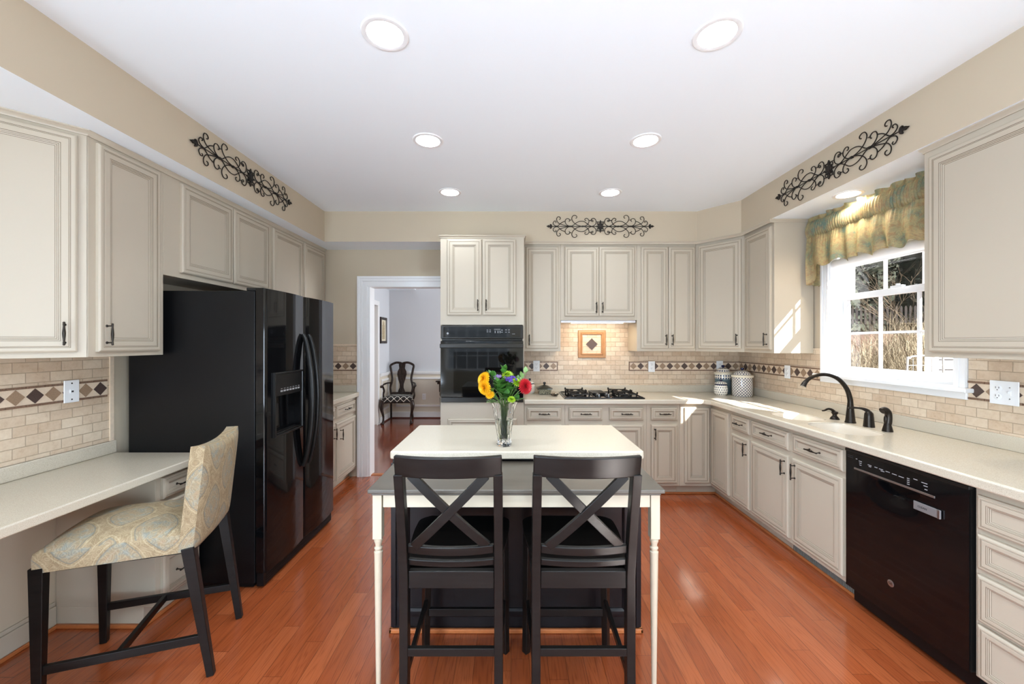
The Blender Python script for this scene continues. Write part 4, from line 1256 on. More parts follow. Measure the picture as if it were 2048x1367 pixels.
m.build('door_core', BLACKPL, DW)
m = MB(); m.box(0.0, dw, -0.004, 0.025, zt, 0.862); m.build('top_trim', BLACKPL, DW, bevel=0.003)
m = MB(); m.box(0.058, 0.470, -0.003, 0.004, 0.760, 0.770); m.build('handle_bar', STEEL, DW, bevel=0.001)
m = MB()
for i, (u, z, w_) in enumerate([(0.095, 0.812, .018), (0.095, 0.802, .015), (0.095, 0.792, .012), (0.150, 0.808, .022), (0.152, 0.801, .014), (0.186, 0.808, .016), (0.214, 0.807, .022), (0.222, 0.800, .020), (0.250, 0.806, .022), (0.284, 0.805, .024), (0.318, 0.804, .026),
                                (0.352, 0.808, .012), (0.352, 0.799, .012), (0.352, 0.790, .012), (0.352, 0.781, .012), (0.385, 0.815, .018), (0.425, 0.812, .026), (0.430, 0.800, .018), (0.432, 0.785, .012), (0.072, 0.818, .008)]):
    m.box(u - w_ / 2, u + w_ / 2, -0.0008, 0.0002, z - 0.0018, z + 0.0018)
m.build('control_print', GREYMARK, DW)
m = MB()
for z in (0.826, 0.817): m.box(0.014, 0.050, -0.0008, 0.0003, z - 0.0016, z + 0.0016)
m.build('vent_slots', SLOT, DW)
m = MB(); m.lathe([(0.0165, 0), (0.0165, 0.001), (0.0150, 0.002), (0.0, 0.002)], (0.265, 0.0, 0.265), axis=(0, -1, 0), n=28); bdg = m.build('badge', STEEL, DW, smooth=40)
words('badge_letters', 'GE', 0.016, BLACKPL, (0.265, -0.0022, 0.265), (PI / 2, 0, 0), parent=DW)
m = MB(); m.box(0.003, dw - 0.003, 0.045, 0.080, 0.018, 0.098); m.build('toe_panel', BLACKTEX, DW, bevel=0.002)
t = thing('magnet_sign', 'small silver CLEAN magnet on the dishwasher door', 'magnet', (1.8595, 1.785, 0.700), -PI / 2)
m = MB(); m.box(-0.058, 0.058, -0.006, -0.0005, -0.019, 0.019); m.build('plate', plain('brushed_aluminium', (0.32, 0.32, 0.33, 1), 0.4, metal=0.6), t, bevel=0.0015)
m = MB(); m.box(0.047, 0.058, -0.009, -0.006, -0.019, 0.019); m.build('slider', STEEL, t, bevel=0.001)
words('lettering', 'CLEAN', 0.013, SLOT, (-0.018, -0.0062, 0.0), (PI / 2, 0, 0), parent=t)

# ================================================================== FRIDGE
FR = thing('refrigerator', 'black side-by-side refrigerator with bowed doors and ice dispenser', 'refrigerator', (-1.50, 2.342, 0), PI / 2)
# local x = world y - 2.342, local y = -(world x + 1.50)
FW = 0.905
m = MB(); m.box(0, FW, 0.0, 0.740, 0.035, 1.748); m.box(0.02, FW - 0.02, 0.02, 0.72, 0.001, 0.035); m.build('body', BLACKTEX, FR, bevel=0.004)
def bowed(name, a, b, ztop=1.762, hinge_left=True, hole=None):
    """door with a convex front; the whole pair shares one bow, deepest at the outer edges' roll"""
    m = MB(); N = 26; M = 60
    def prof(x):
        u = (x - a) / (b - a)
        e = 0.055 + 0.018 * (1 - (2 * u - 1) ** 2)
        lip = min(u, 1 - u) * (b - a)
        if lip < 0.014: e -= 0.010 * (1 - lip / 0.014) ** 2
        return e
    xs = [a + (b - a) * i / N for i in range(N + 1)]
    xs = sorted(set([round(v, 5) for v in xs] + [a + 0.004, a + 0.009, a + 0.014, b - 0.004, b - 0.009, b - 0.014]))
    pl = [(x, -0.006 - prof(x)) for x in xs] + [(b, -0.006), (a, -0.006)]
    m.prism(pl, 0.095, ztop)
    o = m.build(name, BLACK, FR, smooth=30)
    return o
fd = bowed('freezer_door', 0.0, 0.437)
rd_ = bowed('fridge_door', 0.443, 0.905)
# dispenser recess cut in the freezer door
c = MB(); c.box(0.075, 0.370, -0.10, -0.030, 0.885, 1.115)
c1 = c.build('cutter', BLACK, keep=True); c1.parent = FR
bpy.context.view_layer.update()
cut(fd, [c1])
m = MB(); mould(m, 0.060, 0.385, 0.870, 1.262, [(0, -0.060), (0, -0.083), (0.004, -0.086), (0.010, -0.086), (0.014, -0.080), (0.014, -0.06)])
m.box(0.062, 0.383, -0.0815, -0.070, 1.118, 1.258)
m.build('dispenser_bezel', BLACKPL, fd, fixn=True)
m = MB()
for i in range(7): m.box(0.120 + i * 0.033, 0.143 + i * 0.033, -0.0825, -0.0815, 1.140, 1.150)
for i in range(7): m.box(0.124 + i * 0.033, 0.140 + i * 0.033, -0.0825, -0.0815, 1.158, 1.161)
m.build('dispenser_buttons', GREYMARK, fd)
m = MB(); m.box(0.105, 0.145, -0.055, -0.032, 0.93, 1.07); m.box(0.085, 0.36, -0.080, -0.032, 0.886, 0.893); m.build('dispenser_paddle', BLACKPL, fd, bevel=0.004)
def arc_handle(x, par):
    m = MB(); pts = []; N = 36
    for i in range(N + 1):
        u = i / N; z = 0.60 + 0.90 * u
        y = -0.070 - 0.062 * math.sin(PI * u) ** 0.62
        pts.append((x, y, z))
    m.tube(pts, [0.010 + 0.006 * math.sin(PI * i / N) for i in range(N + 1)], n=12, flat=1.5, up=(0, 1, 0))
    return m.build('door_handle', BLACKPL, par, smooth=60)
arc_handle(0.405, fd); arc_handle(0.478, rd_)
m = MB(); m.box(0.01, FW - 0.01, -0.045, -0.004, 0.012, 0.088)
for i in range(5): m.box(0.03, FW - 0.03, -0.048, -0.045, 0.02 + i * 0.013, 0.026 + i * 0.013)
m.build('kick_grille', BLACKTEX, FR, bevel=0.003)
m = MB(); m.box(0.015, 0.095, -0.045, 0.06, 1.750, 1.768); m.box(FW - 0.095, FW - 0.015, -0.045, 0.06, 1.750, 1.768); m.build('hinge_cover', BLACKPL, FR, bevel=0.004)
words('maker_lettering', 'Whirlpool', 0.017, GREYMARK, (0.805, -0.0705, 1.655), (PI / 2, 0, 0.12), parent=rd_)

# ================================================================== COOKTOP
CK = thing('cooktop', 'black gas cooktop with four grated burners and a centre vent', 'cooktop', (0.882, 4.010, CT))
m = MB(); m.box(-0.378, 0.378, -0.255, 0.215, 0.0005, 0.012); m.build('glass_plate', BLACK, CK, bevel=0.003)
m = MB(); mould_pts = [(-0.378, 0.378, -0.255, 0.215)]
for x0_, x1_, y0_, y1_ in ((-0.365, -0.085, -0.235, 0.200), (0.085, 0.365, -0.235, 0.200)):
    for a_, b_, c_, d_ in ((x0_, x1_, y0_, y0_ + 0.008), (x0_, x1_, y1_ - 0.008, y1_), (x0_, x0_ + 0.008, y0_, y1_), (x1_ - 0.008, x1_, y0_, y1_)): m.box(a_, b_, c_, d_, 0.012, 0.018)
m.build('spill_tray_rims', BLACKPL, CK, bevel=0.002)
m = MB(); m.box(-0.070, 0.070, -0.040, 0.205, 0.012, 0.030)
for i in range(12): m.box(-0.058, 0.058, -0.03 + i * 0.019, -0.022 + i * 0.019, 0.030, 0.033)
m.build('downdraft_vent', BLACKPL, CK, bevel=0.002)
for x in (-0.045, 0.045):
    for y in (-0.20, -0.12):
        m = MB(); m.lathe([(0.020, 0.012), (0.020, 0.020), (0.016, 0.024), (0.015, 0.036), (0.012, 0.038)], (x, y, 0), n=20); m.box(x - 0.003, x + 0.003, y - 0.015, y + 0.015, 0.036, 0.042)
        m.build('knob', plain('dark_chrome', (0.12, 0.12, 0.12, 1), 0.2, metal=0.9), CK, smooth=35)
for bx_ in (-0.225, 0.225):
    for by in (-0.13, 0.095):
        m = MB(); m.lathe([(0.045, 0.012), (0.045, 0.018), (0.030, 0.020), (0.030, 0.028), (0.026, 0.031), (0.0, 0.032)], (bx_, by, 0), n=24)
        b_ = m.build('burner', IRON, CK, smooth=35)
        m = MB()
        for k in range(4):
            a = PI / 4 + k * PI / 2
            dx, dy = math.cos(a), math.sin(a)
            m.beam((bx_ + dx * 0.030, by + dy * 0.030, 0.044), (bx_ + dx * 0.125, by + dy * 0.125, 0.044), 0.010, 0.010)
            m.beam((bx_ + dx * 0.118, by + dy * 0.118, 0.013), (bx_ + dx * 0.128, by + dy * 0.128, 0.060), 0.012, 0.012)
        q = 0.088
        for (ax_, ay_), (cx_, cy_) in (((-q, -q), (q, -q)), ((q, -q), (q, q)), ((q, q), (-q, q)), ((-q, q), (-q, -q))):
            m.beam((bx_ + ax_, by + ay_, 0.040), (bx_ + cx_, by + cy_, 0.040), 0.009, 0.009)
        m.build('grate', IRON, b_, bevel=0.002)
# ================================================================== ISLAND AND TABLE
IS = thing('kitchen_island', 'dark espresso island with a pale speckled stone top', 'island', (0.025, 2.29, 0))
m = MB(); m.box(-0.617, 0.617, -0.29, 0.27, 0.001, 0.873)
m.build('body', ESPR, IS, bevel=0.002)
m = MB()
for s in (-1, 1):
    x = s * 0.610
    m.box(x - 0.012, x + 0.012, -0.302, -0.290, 0.03, 0.845)
mould(m, -0.57, 0.57, 0.08, 0.80, [(0, -0.290), (0, -0.298), (0.012, -0.302), (0.030, -0.302), (0.040, -0.293), (0.040, -0.290)])
m.build('panel_moulding', ESPR, IS, bevel=0.0015)
m = MB(); m.box(-0.632, 0.632, -0.306, -0.2905, 0.001, 0.022); m.box(-0.632, -0.6175, -0.306, 0.27, 0.001, 0.022); m.box(0.6175, 0.632, -0.306, 0.27, 0.001, 0.022)
m.build('shoe_moulding', OAK, IS, bevel=0.004)
m = MB(); m.prism(rrect(-0.618, 0.627, -0.337, 0.290, 0.012, 3), 0.874, 0.914)
m.build('stone_top', COUNTER, IS, bevel=0.009, bseg=3)

TB = thing('counter_table', 'narrow table with dark wood top and cream turned legs against the island', 'table', (0.02, 1.79, 0))
m = MB(); m.box(-0.592, 0.594, -0.200, 0.195, 0.843, 0.859); m.build('table_top', TABLEW, TB, bevel=0.004, bseg=3)
m = MB(); m.box(-0.580, 0.582, -0.188, 0.195, 0.832, 0.843); m.build('top_edge', TABLEW, TB, bevel=0.003)
m = MB(); m.box(-0.540, 0.545, -0.166, -0.148, 0.776, 0.832); m.box(-0.560, -0.545, -0.13, 0.19, 0.776, 0.832); m.box(0.550, 0.565, -0.13, 0.19, 0.776, 0.832)
m.build('apron', CREAM, TB, bevel=0.0015)
for sx in (-0.5625, 0.5655):
    for sy in (-0.152,):
        m = MB(); q = 0.018
        m.box(sx - q, sx + q, sy - q, sy + q, 0.648, 0.832)
        m.lathe([(0.006, 0.0), (0.0085, 0.003), (0.0095, 0.02), (0.0165, 0.575), (0.0175, 0.592), (0.0125, 0.596), (0.0125, 0.600), (0.0165, 0.604), (0.0165, 0.609), (0.0120, 0.613), (0.0125, 0.622), (0.0170, 0.634), (0.0175, 0.641), (0.0140, 0.645), (0.0180, 0.652)], (sx, sy, 0), n=20)
        m.build('leg', CREAM, TB, smooth=35)

# ================================================================== COUNTER STOOLS
def counter_stool(label, loc):
    t = thing('counter_stool', label, 'bar stool', loc, 0, 'dark X-back counter stools at the island table')
    def back_y(z): return -0.222 - 0.088 * max(0, (z - 0.62) / 0.45) ** 1.15
    for s in (-1, 1):
        m = MB(); zs = [0.001, 0.30, 0.62, 0.75, 0.88, 1.0]
        sec = []
        for z in zs:
            w = 0.016 if z < 0.62 else 0.015
            yb = back_y(z) - (0.0 if z > 0.3 else 0.012 * (0.3 - z) / 0.3)
            x = s * (0.168 - 0.000 * z)
            hw = 0.0155
            sec.append([(x - hw, yb - 0.021, z), (x + hw, yb - 0.021, z), (x + hw, yb + 0.019, z), (x - hw, yb + 0.019, z)])
        vs = [p for q in sec for p in q]
        fs = [(k * 4 + j, k * 4 + (j + 1) % 4, (k + 1) * 4 + (j + 1) % 4, (k + 1) * 4 + j) for k in range(len(sec) - 1) for j in range(4)]
        fs += [(3, 2, 1, 0), tuple(len(vs) - 4 + j for j in range(4))]
        m._add(vs, fs); m.build('rear_post', STOOLW, t, bevel=0.003)
    for s in (-1, 1):
        m = MB(); m.beam((s * 0.186, 0.212, 0.001), (s * 0.176, 0.200, 0.60), 0.028, 0.028, w2=0.036, h2=0.036); m.build('front_leg', STOOLW, t, bevel=0.003)
    # saddle seat
    m = MB(); N = 20; ZT = 0.640
    def outline(u):
        y = -0.195 + 0.415 * u
        hw = 0.165 + 0.040 * math.sin(min(1, u * 1.25) * PI / 2)
        if u > 0.86: hw -= 0.045 * ((u - 0.86) / 0.14) ** 2
        return y, hw
    def seatf(a, b):
        y, hw = outline(b); x = (2 * a - 1) * hw
        z = ZT - 0.010 * (1 - (2 * a - 1) ** 2) * math.sin(PI * b) - 0.006 * b ** 3
        return (x, y, z)
    m.grid(seatf, 24, 20); m.grid(lambda a, b: (seatf(a, b)[0] * 0.97, seatf(a, b)[1], ZT - 0.030), 24, 20, flip=True)
    top = lambda i, j: j * 25 + i
    off = 25 * 21
    ring = [(i, 0) for i in range(24)] + [(24, j) for j in range(20)] + [(i, 20) for i in range(24, 0, -1)] + [(0, j) for j in range(20, 0, -1)]
    for k in range(len(ring)):
        a, b = ring[k], ring[(k + 1) % len(ring)]
        m.f.append((top(*a) + off, top(*b) + off, top(*b), top(*a))); m.mi.append(0); m.uv.append(None)
    m.build('seat', STOOLW, t, smooth=40)
    m = MB(); m.box(-0.152, 0.152, -0.236, -0.212, 0.572, 0.634); m.build('rear_apron', STOOLW, t, bevel=0.003)
    m = MB(); m.box(-0.160, 0.160, 0.192, 0.212, 0.560, 0.606); m.box(-0.182, -0.166, -0.20, 0.185, 0.560, 0.606); m.box(0.166, 0.182, -0.20, 0.185, 0.560, 0.606); m.build('apron', STOOLW, t, bevel=0.002)
    # curved crest rail and lower back rail
    def curved(name, hx, z0, z1, depth, th, lift=0.0):
        m = MB(); N = 22; vs = []
        for i in range(N + 1):
            u = 2 * i / N - 1; x = hx * u
            bow = depth * (1 - u * u)
            for z in (z0, z1):
                zz = z + lift * (u * u)
                y = back_y(z) - bow
                vs += [(x, y - th / 2, zz), (x, y + th / 2, zz)]
        fs = []
        for i in range(N):
            a = i * 4; b = a + 4
            fs += [(a, b, b + 2, a + 2), (a + 1, a + 3, b + 3, b + 1), (a, a + 1, b + 1, b), (a + 2, b + 2, b + 3, a + 3)]
        fs += [(0, 2, 3, 1), (N * 4, N * 4 + 1, N * 4 + 3, N * 4 + 2)]
        m._add(vs, fs); return m.build(name, STOOLW, t, bevel=0.004)
    curved('crest_rail', 0.181, 0.993, 1.066, 0.030, 0.024)
    curved('back_rail', 0.153, 0.702, 0.734, 0.022, 0.020)
    curved('seat_rail', 0.153, 0.655, 0.680, 0.016, 0.018)
    # X braces, bowed
    for s in (-1, 1):
        m = MB(); N = 14; vs = []
        for i in range(N + 1):
            u = i / N; x = s * (-0.128 + 0.256 * u); z = 0.998 - 0.268 * u
            bow = 0.026 * (1 - (x / 0.16) ** 2); y = back_y(z) - bow + (0.004 if s > 0 else -0.003)
            L = math.hypot(0.256, 0.268); nx, nz = s * 0.268 / L, 0.256 / L
            for q, dy in ((-1, -0.008), (-1, 0.008), (1, -0.008), (1, 0.008)):
                vs.append((x + nx * q * 0.0155, y + dy, z + nz * q * 0.0155))
        fs = []
        for i in range(N):
            a = i * 4; b = a + 4
            fs += [(a, b, b + 2, a + 2), (a + 1, a + 3, b + 3, b + 1), (a, a + 1, b + 1, b), (a + 2, b + 2, b + 3, a + 3)]
        fs += [(0, 2, 3, 1), (N * 4, N * 4 + 1, N * 4 + 3, N * 4 + 2)]
        m._add(vs, fs); m.build('cross_brace', STOOLW, t, bevel=0.002)
    m = MB(); m.box(-0.155, 0.155, -0.240, -0.222, 0.334, 0.362); m.build('rear_stretcher', STOOLW, t, bevel=0.002)
    m = MB(); m.box(-0.168, 0.168, 0.196, 0.214, 0.178, 0.212); m.build('foot_rest', STOOLW, t, bevel=0.002)
    for s in (-1, 1):
        m = MB(); m.beam((s * 0.180, 0.196, 0.245), (s * 0.168, -0.215, 0.245), 0.016, 0.028); m.build('side_stretcher', STOOLW, t, bevel=0.002)
    return t
st = counter_stool('dark wood X-back counter stool on the doorway side of the island table', (-0.212, 1.655, 0))
dup(st, (0.257, 1.655, 0), 0, 'dark wood X-back counter stool on the dishwasher side of the island table')

# ================================================================== UPHOLSTERED DESK STOOL
DS = thing('desk_stool', 'counter-height paisley upholstered stool with dark legs at the desk', 'stool', (-1.650, 1.826, 0), math.radians(198.6))
m = MB()
def seatp(a, b):
    # a along x (back to front), b along y
    x = -0.235 + 0.505 * a; y = (2 * b - 1) * (0.208 + 0.008 * a)
    e = min(a, 1 - a) * 0.535; f = min(b, 1 - b) * 0.45
    z = 0.632 + 0.052 * (1 - (2 * b - 1) ** 2) ** 0.55 * (1 - (2 * a - 1) ** 4) ** 0.5
    return (x, y, z)
def wrap(m, top, n1, n2, zlow, mi=0):
    m.grid(top, n1, n2, mi, uvf=lambda a, b: (a * 0.54, b * 0.46))
    ring = [(i, 0) for i in range(n1)] + [(n1, j) for j in range(n2)] + [(i, n2) for i in range(n1, 0, -1)] + [(0, j) for j in range(n2, 0, -1)]
    acc = 0
    for k in range(len(ring)):
        a, b = ring[k], ring[(k + 1) % len(ring)]
        p, q = Vector(top(a[0] / n1, a[1] / n2)), Vector(top(b[0] / n1, b[1] / n2))
        L = (Vector((q.x, q.y, 0)) - Vector((p.x, p.y, 0))).length
        c = Vector((0.03, 0, 0))
        mid = lambda v, o: Vector((v.x + (v.x - 0.03) * o, v.y * (1 + o), 0))
        for (o0, z0), (o1, z1) in (((0, None), (0.012, -0.020)), ((0.012, -0.020), (0.006, zlow))):
            P = []
            for v, (o, z) in ((p, (o0, z0)), (q, (o0, z0)), (q, (o1, z1)), (p, (o1, z1))):
                w = mid(v, o); w.z = v.z if z is None else (v.z + z if z > -0.1 and z != zlow else zlow)
                P.append(w)
            m._add(P, [(0, 3, 2, 1)], mi, [[(acc, P[0].z), (acc, P[3].z), (acc + L, P[2].z), (acc + L, P[1].z)]])
        acc += L
    m._add([(-0.22, -0.2, zlow), (0.29, -0.2, zlow), (0.29, 0.2, zlow), (-0.22, 0.2, zlow)], [(3, 2, 1, 0)], mi, [[(0, 0)] * 4])
wrap(m, seatp, 26, 22, 0.556)
o = m.build('seat_cushion', FABRIC, DS, smooth=70, weld=True)
# back: a leaning padded slab, crest slightly scooped
m = MB(); NB, NZ = 22, 26
def backpt(side, a, b):
    y = (2 * a - 1) * 0.214
    top = 0.985 + 0.018 * abs(2 * a - 1) ** 2.2
    z = 0.560 + (top - 0.560) * b
    lean = -0.215 - 0.045 * b
    puff = (1 - (2 * a - 1) ** 8) ** 0.5 * (1 - abs(2 * b - 1) ** 9) ** 0.5
    th = 0.026 + 0.014 * puff
    bow = -0.012 * (1 - (2 * a - 1) ** 2)
    if b < 0.12: th += 0.0
    return (lean + bow + (th if side > 0 else -th), y, z)
m.grid(lambda a, b: backpt(1, a, b), NB, NZ, uvf=lambda a, b: (a * 0.46 + 0.1, b * 0.44), flip=False)
m.grid(lambda a, b: backpt(-1, a, b), NB, NZ, uvf=lambda a, b: (a * 0.46 + 0.25, b * 0.44 + 0.12), flip=True)
def strip(f0, f1, n, uo=0.0):
    for i in range(n):
        a, b = i / n, (i + 1) / n
        P = [f0(a), f0(b), f1(b), f1(a)]
        m._add(P, [(0, 1, 2, 3)], 0, [[(uo, a * 0.45), (uo, b * 0.45), (uo + 0.07, b * 0.45), (uo + 0.07, a * 0.45)]])
strip(lambda v: backpt(1, 0, v), lambda v: backpt(-1, 0, v), NZ); strip(lambda v: backpt(-1, 1, v), lambda v: backpt(1, 1, v), NZ, 0.3)
strip(lambda v: backpt(-1, v, 1), lambda v: backpt(1, v, 1), NB, 0.5); strip(lambda v: backpt(1, v, 0), lambda v: backpt(-1, v, 0), NB, 0.7)
m.build('backrest', FABRIC, DS, smooth=38, weld=True)
for nm, x0_, y0_, x1_, y1_, zt in (('rear_leg', -0.300, 0.190, -0.222, 0.198, 0.575), ('rear_leg', -0.300, -0.190, -0.222, -0.198, 0.575), ('front_leg', 0.262, 0.198, 0.262, 0.198, 0.575), ('front_leg', 0.262, -0.198, 0.262, -0.198, 0.575)):
    m = MB(); m.beam((x0_, y0_, 0.001), (x1_, y1_, zt), 0.028, 0.028, w2=0.040, h2=0.046, up=(1, 0, 0)); m.build(nm, STOOLW, DS, bevel=0.003)
for s in (-1, 1):
    m = MB(); m.beam((-0.280, s * 0.193, 0.17), (0.262, s * 0.198, 0.17), 0.018, 0.034); m.build('side_stretcher', STOOLW, DS, bevel=0.002)
m = MB(); m.beam((0.02, -0.19, 0.17), (0.02, 0.19, 0.17), 0.018, 0.030); m.build('cross_stretcher', STOOLW, DS, bevel=0.002)
m = MB(); m.box(-0.24, 0.27, -0.195, 0.195, 0.545, 0.5555); m.build('seat_frame', STOOLW, DS, bevel=0.002)

# ================================================================== IRON WALL SCROLLS
def scroll(label, loc, rotz):
    t = thing('iron_wall_scroll', label, 'wall decor', loc, rotz, 'black wrought iron scroll panels on the soffit')
    S = 0.000531
    strokes = [
        [(-838, 72), (-826, 82), (-833, 98), (-858, 98), (-880, 70), (-875, 40), (-845, 15), (-800, 8), (-760, 38), (-715, 75), (-655, 98)],
        [(-768, 128), (-748, 135), (-745, 160), (-770, 180), (-802, 172), (-815, 135), (-805, 95), (-770, 55), (-715, 35), (-640, 14), (-560, 4)],
        [(-588, 92), (-572, 102), (-575, 128), (-605, 147), (-640, 135), (-656, 98), (-648, 58), (-612, 20), (-560, 4), (-512, 18), (-465, 55), (-415, 85), (-360, 97), (-300, 88), (-240, 45), (-190, 12), (-160, 3)],
        [(-462, 150), (-442, 160), (-440, 185), (-470, 205), (-508, 198), (-532, 158), (-524, 110), (-488, 62), (-430, 24), (-370, 6), (-330, 4), (-275, 12), (-230, 48), (-212, 92), (-225, 132), (-258, 152), (-288, 138), (-285, 112), (-268, 108)],
        [(-152, 88), (-136, 92), (-140, 112), (-160, 118), (-175, 100)],
        [(-150, 90), (-172, 108), (-165, 138), (-130, 152), (-98, 138), (-80, 100), (-85, 55), (-115, 20), (-160, 3), (-230, 0)],
        [(-85, 84), (-50, 84), (-10, 84)],
        [(-12, 20), (-45, 30), (-60, 55), (-45, 78), (-20, 84)],
        [(-543, 118), (-575, 118)], [(-178, 112), (-212, 112)],
    ]
    m = MB()
    for sx in (-1, 1):
        for sz in (-1, 1):
            for st_ in strokes:
                jit = -0.0015 if st_ is strokes[3] else 0.0
                pts = [(sx * x * S, -0.008 + jit, sz * y * S) for x, y in st_]
                sp = spline(pts, 5) if len(pts) > 2 else [Vector(p) for p in pts]
                m.tube(sp, 0.0032, n=6, up=(0, 1, 0))
    m.tube([(-960 * S, -0.008, 0), (960 * S, -0.008, 0)], 0.0032, n=6, up=(0, 1, 0))
    for x in (-560, -330, 330, 560): m.box(x * S - 0.008, x * S + 0.008, -0.014, -0.0005, -0.006, 0.006)
    m.build('scrollwork', WROUGHT, t, smooth=60)
    def fleur(m, c, d, k):
        """a small fleur-de-lis; c base, d direction in the panel"""
        c = Vector(c); d = Vector(d); w = Vector((d.z, 0, -d.x))
        def P(a, b): q = c + d * a * k + w * b * k; return (q.x, q.z)
        lob = [P(*p) for p in ((0, -0.10), (0.12, -0.34), (0.34, -0.42), (0.42, -0.26), (0.30, -0.20), (0.36, -0.12), (0.62, -0.20), (1.0, 0), (0.62, 0.20), (0.36, 0.12), (0.30, 0.20), (0.42, 0.26), (0.34, 0.42), (0.12, 0.34), (0, 0.10))]
        m.prism(lob, -0.014, -0.004, plane='xz')
    for s in (-1, 1):
        m = MB(); fleur(m, (s * 0.478, 0, 0), (s, 0, 0), 0.056); m.build('finial', WROUGHT, t, bevel=0.002)
    m = MB(); fleur(m, (0, 0, 0.008), (0, 0, 1), 0.056); fleur(m, (0, 0, -0.008), (0, 0, -1), 0.056); fleur(m, (0.012, 0, 0), (1, 0, 0), 0.036); fleur(m, (-0.012, 0, 0), (-1, 0, 0), 0.036)
    m.box(-0.014, 0.014, -0.016, -0.003, -0.014, 0.014)
    m.build('centre_medallion', WROUGHT, t, bevel=0.002)
    return t
sc1 = scroll('black iron scroll panel on the soffit above the cooktop', (0.885, 3.9695, 2.594), 0)
dup(sc1, (-1.8515, 2.83, 2.610), PI / 2, 'black iron scroll panel on the soffit above the fridge')
dup(sc1, (2.1065, 2.64, 2.585), -PI / 2, 'black iron scroll panel on the soffit above the sink window')

# ================================================================== FAUCET SET
def hexbase(m, x, y, r0, r1, z0, z1, n=8):
    m.lathe([(r0, z0), (r0 * 1.0, z0 + 0.006), (r1, z1)], (x, y, 0), n=n)
FC = thing('faucet', 'tall arched bronze kitchen faucet behind the sink', 'faucet', (2.250, 2.652, CT))
m = MB(); m.lathe([(0.031, 0.0), (0.030, 0.006), (0.027, 0.012), (0.0195, 0.095), (0.016, 0.13)], (0, 0, 0.0004), n=10)
pts = spline([(0.0, 0, 0.12), (-0.003, 0, 0.16), (-0.025, 0, 0.225), (-0.075, 0, 0.285), (-0.140, 0, 0.315), (-0.205, 0, 0.317), (-0.262, 0, 0.298), (-0.298, 0, 0.268), (-0.314, 0, 0.240)], 7)
rs = [0.0165 - 0.005 * min(1, i / 30) + (0.007 * max(0, (i - (len(pts) - 12)) / 12)) for i in range(len(pts))]
m.tube(pts, rs, n=14, up=(0, 1, 0))
m.build('spout', BRONZE, FC, smooth=45)
HN = thing('lever_valve', 'bronze faucet lever between the spout and the side sprayer', 'faucet lever', (2.255, 2.520, CT))
m = MB(); m.lathe([(0.030, 0.0), (0.029, 0.006), (0.0235, 0.070), (0.022, 0.085), (0.012, 0.098)], (0, 0, 0.0004), n=10); m.build('base', BRONZE, HN, smooth=40)
m = MB(); pts = spline([(0.004, 0.0, 0.078), (-0.004, 0.004, 0.098), (-0.030, 0.012, 0.112), (-0.065, 0.024, 0.116), (-0.100, 0.036, 0.114)], 6)
m.tube(pts, [0.019 - 0.013 * min(1, i / 15) for i in range(len(pts))], n=12, flat=0.55, up=(0, 1, 0)); m.build('lever', BRONZE, HN, smooth=50)
SP = thing('side_sprayer', 'bronze pull-out side sprayer at the near end of the faucet set', 'sprayer', (2.250, 2.390, CT))
m = MB(); m.lathe([(0.027, 0.0), (0.026, 0.006), (0.019, 0.035), (0.016, 0.05)], (0, 0, 0.0004), n=10); m.build('base', BRONZE, SP, smooth=40)
m = MB(); pts = spline([(0.002, 0, 0.04), (0.006, 0, 0.08), (0.002, 0, 0.112), (-0.016, 0, 0.128), (-0.034, 0, 0.122)], 6)
m.tube(pts, [0.016, 0.017, 0.018] + [0.018] * (len(pts) - 3), n=14, up=(0, 1, 0)); m.ball((-0.013, 0, 0.070), 0.013, 10, 8, sc=(0.6, 0.8, 2.0)); m.build('spray_head', BRONZE, SP, smooth=50)
SD = thing('soap_dispenser', 'small bronze soap pump at the far end of the faucet set', 'soap dispenser', (2.240, 2.768, CT))
m = MB(); m.lathe([(0.028, 0.0), (0.027, 0.006), (0.018, 0.020), (0.013, 0.024), (0.013, 0.034), (0.019, 0.040), (0.020, 0.052), (0.010, 0.056)], (0, 0, 0.0004), n=12); m.build('base', BRONZE, SD, smooth=40)
m = MB(); pts = spline([(0.0, 0, 0.050), (-0.020, 0.0, 0.066), (-0.045, 0.0, 0.072), (-0.070, 0, 0.062), (-0.086, 0, 0.060)], 5); m.tube(pts, [0.010 - 0.005 * i / (len(pts) - 1) for i in range(len(pts))], n=10, up=(0, 1, 0)); m.build('nozzle', BRONZE, SD, smooth=50)

# ================================================================== CERAMICS
def canister(name, label, cat, x, y, prof, mats, lidprof, lidmats, knob):
    t = thing(name, label, cat, (x, y, CT + 0.0004))
    for k, (p, mt, nm) in enumerate(prof):
        m = MB(); m.lathe(p, n=36, close=(k == 0)); m.build(nm, mt, t, smooth=40)
    m = MB(); m.lathe(lidprof, n=36); ld = m.build('lid', lidmats, t, smooth=40)
    m = MB(); m.lathe(knob, n=16); m.build('knob', NAVY, ld, smooth=50)
    return t
canister('canister', 'large lidded canister with a blue lattice on white, next to the sink wall', 'canister', 2.292, 3.965,
    [([(0.082, 0.0), (0.090, 0.010), (0.093, 0.10), (0.090, 0.175), (0.088, 0.186)], P_LATT, 'jar'), ([(0.088, 0.186), (0.100, 0.190), (0.101, 0.206), (0.092, 0.212), (0.080, 0.212)], CERAM, 'rim')],
    None, [(0.080, 0.206), (0.079, 0.214), (0.066, 0.236), (0.040, 0.252), (0.012, 0.256)], P_LATT, [(0.010, 0.254), (0.010, 0.260), (0.018, 0.270), (0.016, 0.280), (0.0, 0.283)])
